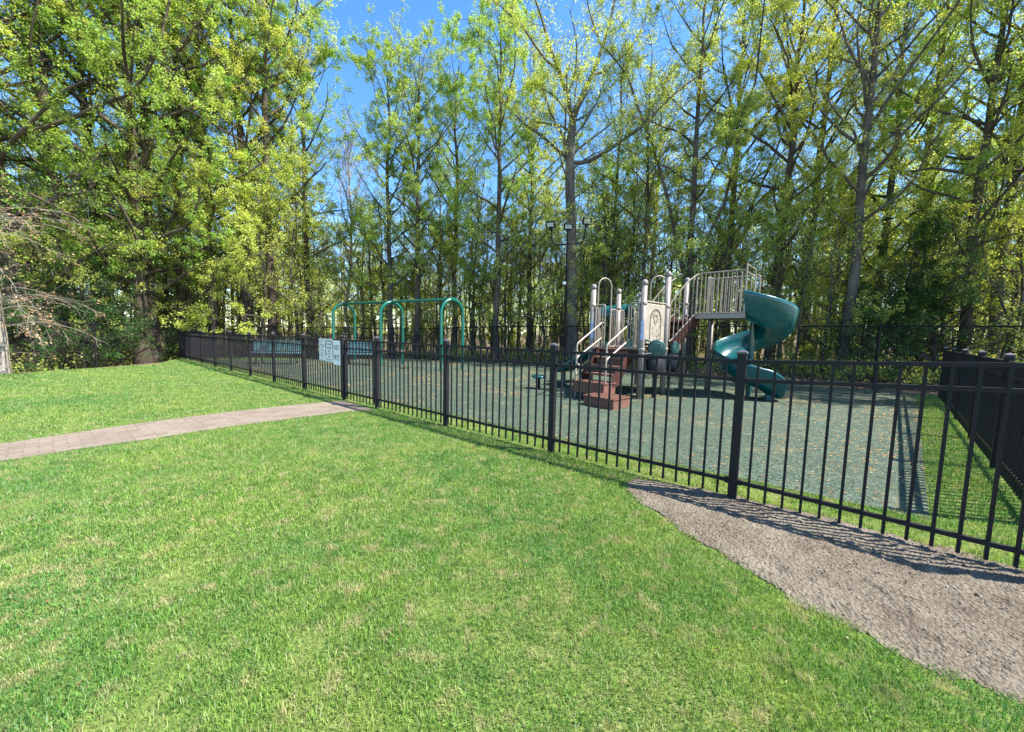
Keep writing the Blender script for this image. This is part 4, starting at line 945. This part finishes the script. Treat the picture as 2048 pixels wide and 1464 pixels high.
# pale trunk at the left edge with dead drooping branches
def birch():
    rs = np.random.RandomState(15); b = at(8, 747); T = Tubes(); z = np.linspace(-.2, 8.5, 16); P = np.stack([np.cumsum(rs.normal(0, .035, 16))-z*.03, np.cumsum(rs.normal(0, .03, 16)), z], -1); P[0, 0] = P[1, 0]
    T.add(P, np.interp(z, [-.2, .1, 1, 8.5], [.15, .10, .085, .02]), 10); tw = []
    for i in range(40):
        zz = rs.uniform(1.2, 4.2) if i < 36 else rs.uniform(4, 6); a = np.array([np.interp(zz, z, P[:, k]) for k in range(3)]); g = rs.uniform(-1.5, 1.3) if i % 4 else rs.uniform(1.5, 4.5); L = rs.uniform(1.2, 2.9)
        n = 9; pts = [a]; d = np.array([math.cos(g), math.sin(g), .45])
        for k in range(n): d = unit(d+np.array([0, 0, -.13+.05*(k > 5)])+rs.normal(0, .09, 3)); pts.append(pts[-1]+d*L/n)
        Q = np.array(pts); T.add(Q, np.linspace(.009, .003, n+1), 4)
        for k in range(12):
            j = rs.randint(2, n+1); dd = unit(unit(Q[j]-Q[j-1])+rs.normal(0, .45, 3)); l = rs.uniform(.2, .7); R3 = wander(rs, Q[j], dd, l, 4, .2, -.05); T.add(R3, np.linspace(.0035, .002, 5), 3); tw.append((R3[2], R3[4], dd))
    A = np.array([t[0] for t in tw]); Bp = np.array([t[1] for t in tw]); D = np.array([t[2] for t in tw]); k = 1700; ix = rs.randint(0, len(A), k); f = rs.rand(k)[:, None]
    cm = leaf_mesh('dead_leaves', A[ix]*(1-f)+Bp[ix]*f+rs.normal(0, .03, (k, 3)), D[ix], .06, rs, M['leaf_tan'])
    add_tree((T.mesh('trunk', M['bark_pale']), cm), (b.x, b.y, 0), 'pale trunk at the left edge with bare drooping dead branches', name='birch_tree')
birch()
front = [
 (-70, 12.0, 'tallB', 1.05, 0, 'tall yellow green tree rising at the extreme left edge behind the pale trunk'),
 (38, 13.4, 'denseD', 1.0, 1, 'dark leafy tree just right of the pale trunk, beyond the chain link fence'),
 (128, 14.4, 'tallC', 1.12, 2, 'slim dark trunk between the left edge and the double-trunked tree'),
 (196, 16.0, 'tallA', 1.1, 5.1, 'tree with light green crown behind the second left chain link post'),
 (285, 15.9, 'denseD', 1.04, 3.6, 'thick dark trunk, left one of a close pair near the far lawn corner'),
 (308, 16.6, 'denseD', .97, 5.2, 'thick dark trunk, right one of a close pair near the far lawn corner'),
 (366, 18.0, 'tallB', 1.02, 2.2, 'tree standing right behind the far left corner of the picket fence'),
 (433, 18.3, 'tallA', 1.12, .6, 'tall tree with brown trunk behind the leftmost picket fence panels'),
 (497, 19.4, 'tallB', 1.08, 4.0, 'tall yellowish tree in the middle of the left group, behind the left bench'),
 (545, 18.8, 'tallA', 1.13, 2.9, 'tall straight dark trunk left of the swing set with branches spreading right'),
 (618, 20.8, 'tallC', 1.05, 1.4, 'tree with pale green crown just left of the first swing arch'),
 (700, 22.0, 'bareH', 1.0, .4, 'spindly nearly leafless grey tree in the gap above the first swing arch'),
 (785, 19.6, 'tallC', .93, 5.5, 'bright green tree rising behind the middle swing arch'),
 (832, 19.2, 'tallA', .84, 3.3, 'tree with forked pale trunk between the middle and right swing arches'),
 (905, 21.0, 'tallC', .99, 2.0, 'fresh green tree just right of the right swing arch'),
 (995, 18.2, 'tallC', 1.0, 4.4, 'straight single trunk halfway between the swing set and the light pole'),
 (1060, 21.5, 'tallA', .9, .2, 'tree just left of the light pole, behind its left floodlight'),
 (1225, 19.0, 'slimF', 1.1, 1.0, 'slim tree right of the big oak, behind the play structure hood'),
 (1292, 17.5, 'slimG', 1.15, 2.0, 'slim leaning tree behind the tallest play structure posts'),
 (1372, 16.5, 'forkN', 1.02, .5, 'many stemmed tree with steep upright branches behind the upper stairs'),
 (1452, 18.5, 'tallA', .98, 5.9, 'light green tree directly behind the upper platform railing'),
 (1540, 16.0, 'tallB', .86, 1.2, 'tree rising behind the top of the spiral slide'),
 (1612, 17.5, 'sparseE', 1.05, 3.0, 'thinly leaved tall tree right of the spiral slide'),
 (1690, 13.5, 'sparseE', .92, 1.1, 'grey trunk with sparse crown close behind the chain link post right of the slide'),
 (1742, 16.0, 'tallC', 1.0, 2.7, 'dark trunked tree between the slide and the dark shrubs'),
 (1822, 16.6, 'tallB', .88, 4.9, 'tree rising from behind the dark green shrubs'),
 (1925, 12.4, 'tallA', .82, .9, 'leaning grey trunk behind the far corner of the right side fence'),
 (1985, 13.2, 'sparseE', .95, 4.1, 'twisting dark trunk near the right edge with sparse yellow leaves'),
 (2060, 11.8, 'tallC', .9, 3.1, 'tree at the extreme right edge above the right side fence'),
]
for i, (px, Y, v, s_, rz, lab) in enumerate(front): px_tree(px, Y, v, lab, s_, rz)
for x, y, v, s_, rz, lb in ((13.8, 6.9, 'tallC', .62, 1, 'short young tree'), (16.2, 8.6, 'tallA', .85, 4, 'tree with yellowish crown'), (18.6, 7.8, 'tallC', .95, 3, 'tallest green tree')):
    add_tree(VAR[v], (x, y, -.05), lb+' outside the right side fence', s_, rz, 'trees beyond the right edge')
# understory crowns
under = [(205, 14.8, 'underJ', .95, 1, 'bright green low tree under the double trunks at the left'),
 (400, 17.8, 'underI', 1.1, 2, 'low yellow green tree over the far left picket panels'),
 (520, 17.6, 'underI', 1.05, 4, 'layered pale yellow green tree left of the swing set'),
 (600, 18.5, 'underI', 1.2, .5, 'layered yellow green tree next to the first swing arch, taller than its neighbour'),
 (640, 18.2, 'underJ', .62, 5, 'small bright lime sapling tree beside the first swing arch'),
 (745, 21.0, 'underJ', 1.1, 3, 'low green tree between the first two swing arches'),
 (880, 20.5, 'underI', .95, 1.7, 'low leafy tree behind the right swing arch'),
 (1010, 20.0, 'underJ', 1.2, .2, 'low leafy tree halfway between swings and light pole'),
 (1080, 17.6, 'underJ', 1.05, 2.2, 'leafy low tree with drooping sprays just left of the big oak'),
 (1200, 17.4, 'underJ', 1.15, 4.2, 'leafy low tree just right of the big oak'),
 (1300, 16.4, 'underJ', 1.0, 1.3, 'bushy low tree behind the carved tan panel'),
 (1440, 15.2, 'underJ', .95, 3.4, 'green low tree behind the upper stairs'),
 (1560, 15.0, 'underI', .8, 5.4, 'low tree with reddish yellow leaves behind the spiral slide'),
 (1650, 13.6, 'underJ', .85, 2.8, 'small green tree right behind the spiral slide, by the chain link post'),
 (2020, 11.6, 'underI', .7, 1.8, 'yellowish low tree over the right side fence')]
for px, Y, v, s_, rz, lab in under: px_tree(px, Y, v, lab, s_, rz, name='understory_tree')
for px, Y, s_, rz, lab in ((70, 13.2, .62, 3, 'dark shrub behind the leftmost chain link posts'), (160, 14.0, .75, 1, 'dark bushy shrub left of the double-trunked tree'), (240, 15.0, .6, 5, 'low dark shrub close beside the double-trunked tree'), (345, 17.6, .7, 2, 'dark shrub behind the far left corner of the picket fence'), (1790, 12.9, .86, 0, 'very dark green broad shrub right of the chain link post'), (1880, 12.2, .95, 2, 'largest dark green shrub behind the right side fence corner'), (1725, 13.6, .6, 4, 'dark green shrub left of the broad dark one, beyond the slide')):
    px_tree(px, Y, 'darkM', lab, s_, rz, name='evergreen_shrub', cat='shrub')
rsT = np.random.RandomState(99)
G2 = 'tall trees half hidden behind the front row'
for i in range(17):
    px = -120+2290*(i+rsT.uniform(0, 1))/17; Y = rsT.uniform(23, 32); v = ('slimG', 'sparseE', 'slimF', 'tallC', 'sparseE', 'slimF')[i % 6]
    s_ = rsT.uniform(.78, .98)*(1.0 if abs(px-880) > 260 else .82)*(1 if v[0] != 's' or v[1] == 'p' else 1.2)
    p = ad(px, 690, Y)
    px_tree(px, Y, v, {'slimG': 'thin tall yellowish tree', 'sparseE': 'tall thinly leaved tree', 'slimF': 'thin tall light green tree', 'tallC': 'tall fuller green tree'}[v]+' half hidden '+place(px), s_, rsT.uniform(0, 6.28), 'half hidden tall trees '+place(px))
G4 = 'leafy young trees filling the middle of the woods'
for i in range(64):
    px = -40+2120*(i+rsT.uniform(0, 1))/64; base = np.interp(px, [0, 220, 400, 700, 1000, 1400, 1715, 2080], [13.5, 16, 19, 21, 19, 15.5, 13.5, 12.5]); Y = base+rsT.uniform(1, 7)
    v = ('underJ', 'slimF', 'underI', 'slimG', 'underK')[i % 5]
    px_tree(px, Y, v, {'underJ': 'short bushy fresh green tree', 'slimF': 'slim straight young green tree', 'underI': 'short spreading yellow green tree', 'slimG': 'slim leaning young yellowish tree', 'underK': 'rounder yellow green young tree'}[v]+' '+place(px), rsT.uniform(.8, 1.25)*(1 if i % 5 in (0, 2, 4) else .62), rsT.uniform(0, 6.28), 'young trees '+place(px), name='young_tree')
G3 = 'thin saplings crowding behind the chain link fence'
for i in range(110):
    px = rsT.uniform(-60, 2080) if i % 3 else rsT.uniform(860, 1300); base = np.interp(px, [0, 220, 400, 700, 1000, 1400, 1715, 2080], [12, 14.6, 18.3, 19.5, 17.9, 14.3, 11.9, 10.6]); Y = base+rsT.uniform(.2, 7.5)
    px_tree(px, Y, 'sapK' if i % 2 else 'sapL', ('thin upright sapling ' if i % 2 else 'thin leaning sapling ')+place(px)+', beyond the chain link', rsT.uniform(.6, 1.15), rsT.uniform(0, 6.28), 'saplings '+place(px), name='sapling')
# the deep wood: one mass
def deep_wood():
    rs = np.random.RandomState(31); VT = []; FT = []; ot = 0; VL = []; k4 = 0; src = []
    for key in ('tallA', 'tallC', 'slimF', 'tallB', 'underI', 'underJ'):
        tm, cm = VAR[key]; n = len(cm.vertices); a = np.empty(n*3, np.float32); cm.vertices.foreach_get('co', a); src.append(a.reshape(-1, 4, 3))
    T = Tubes()
    for i in range(200):
        az = rs.uniform(R(-62), R(62)); r = rs.uniform(38, 75) if i % 6 < 4 else rs.uniform(28, 46); x, y = r*math.sin(az), r*math.cos(az)
        if y < 16: continue
        j = i % 6; q = src[j][::(12 if j < 4 else 3)].copy(); s_ = rs.uniform(.45, .72) if j < 4 else rs.uniform(.8, 1.3)
        if x > -14 and x < 1: s_ *= .8
        cen = q[:, :1]; q = cen+(q-cen)*(2.3 if j < 4 else 1.9); g = rs.uniform(0, 6.28); c, s2 = math.cos(g), math.sin(g)
        X = (q[..., 0]*c-q[..., 1]*s2)*s_+x; Yv = (q[..., 0]*s2+q[..., 1]*c)*s_+y; VL.append(np.stack([X, Yv, q[..., 2]*s_-.2], -1))
        hh = (14 if j < 4 else 5)*s_; P = np.stack([x+np.cumsum(rs.normal(0, .12, 6)), y+np.cumsum(rs.normal(0, .12, 6)), np.linspace(-.5, hh, 6)], -1); T.add(P, np.linspace(.2 if j < 4 else .07, .04, 6), 6)
    for i in range(260):
        az = rs.uniform(R(-60), R(60)); r = rs.uniform(26, 60); x, y = r*math.sin(az), r*math.cos(az)
        if y < 16: continue
        P = np.stack([x+np.cumsum(rs.normal(0, .12, 5)), y+np.cumsum(rs.normal(0, .12, 5)), np.linspace(-.5, rs.uniform(4, 11), 5)], -1); T.add(P, np.linspace(.09, .03, 5), 5)
    A = np.concatenate(VL).reshape(-1, 3); B_ = np.concatenate(T.V); F1 = np.arange(len(A)).reshape(-1, 4); F2 = np.concatenate(T.F)+len(A)
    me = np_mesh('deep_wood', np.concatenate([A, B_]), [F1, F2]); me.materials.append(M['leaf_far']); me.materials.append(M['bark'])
    me.polygons.foreach_set('material_index', np.concatenate([np.zeros(len(F1), np.int32), np.ones(len(F2), np.int32)]))
    o = bpy.data.objects.new('deep_wood', me); COL.objects.link(o); tag(o, 'deep green woodland filling the distance behind the nearer trees', 'wood', kind='stuff')
deep_wood()
def undergrowth():
    rs = np.random.RandomState(61); T = Tubes(); C = []; D = []
    for i in range(1050):
        px = rs.uniform(-150, 2150); base = np.interp(px, [-150, 0, 222, 400, 700, 1000, 1400, 1715, 2150], [10.2, 11.3, 14.3, 18.0, 19.4, 17.7, 13.9, 11.6, 9.9]); Y = base+rs.uniform(.1, 1)**1.6*9
        p = ad(px, 690, Y); z0 = g0z(p.x, p.y); h = rs.uniform(.3, 1.5)
        for k in range(rs.randint(2, 5)):
            P = wander(rs, np.array([p.x, p.y, z0]), np.array([rs.normal(0, .4), rs.normal(0, .4), 1]), h*rs.uniform(.6, 1), 4, .2); T.add(P, np.linspace(.008, .003, 5), 3)
            m = int(rs.uniform(6, 26)); f = rs.uniform(.35, 1, m); q = np.stack([np.interp(f*4, np.arange(5), P[:, c]) for c in range(3)], -1); C.append(q+rs.normal(0, .13, (m, 3))); D.append(np.tile(unit(P[-1]-P[0]), (m, 1)))
    Cc = np.concatenate(C); Dd = np.concatenate(D)
    lm = leaf_mesh('undergrowth', Cc, Dd, .085, rs, M['leaf_spring'], droop=0); o = bpy.data.objects.new('undergrowth', lm); COL.objects.link(o)
    tag(o, 'low leafy brush growing along the woodland floor', 'undergrowth', kind='stuff')
    tm = T.mesh('brush_stems', M['bark']); o = bpy.data.objects.new('brushwood', tm); COL.objects.link(o); tag(o, 'thin brown brush stems on the woodland floor', 'brushwood', kind='stuff')
    # dry leaves
    k = 26000; px = rs.uniform(-150, 2150, k); base = np.interp(px, [-150, 0, 222, 400, 700, 1000, 1400, 1715, 2150], [9.8, 10.8, 13.8, 17.5, 19, 17.2, 13.2, 10.9, 9.2]); Y = base+rs.rand(k)**1.5*8; x = (px-1024)/740*Y
    z = np.array([g0z(a, b) for a, b in zip(x, Y)])+.06+rs.rand(k)*.03
    lm = leaf_mesh('dry_leaves', np.stack([x, Y, z], -1), np.tile(np.array([1., 0, .1]), (k, 1)), .1, rs, M['dry_leaf'], droop=0); o = bpy.data.objects.new('dry_leaves', lm); COL.objects.link(o)
    tag(o, 'dry brown leaves lying under the trees', 'leaf litter', kind='stuff')
undergrowth()
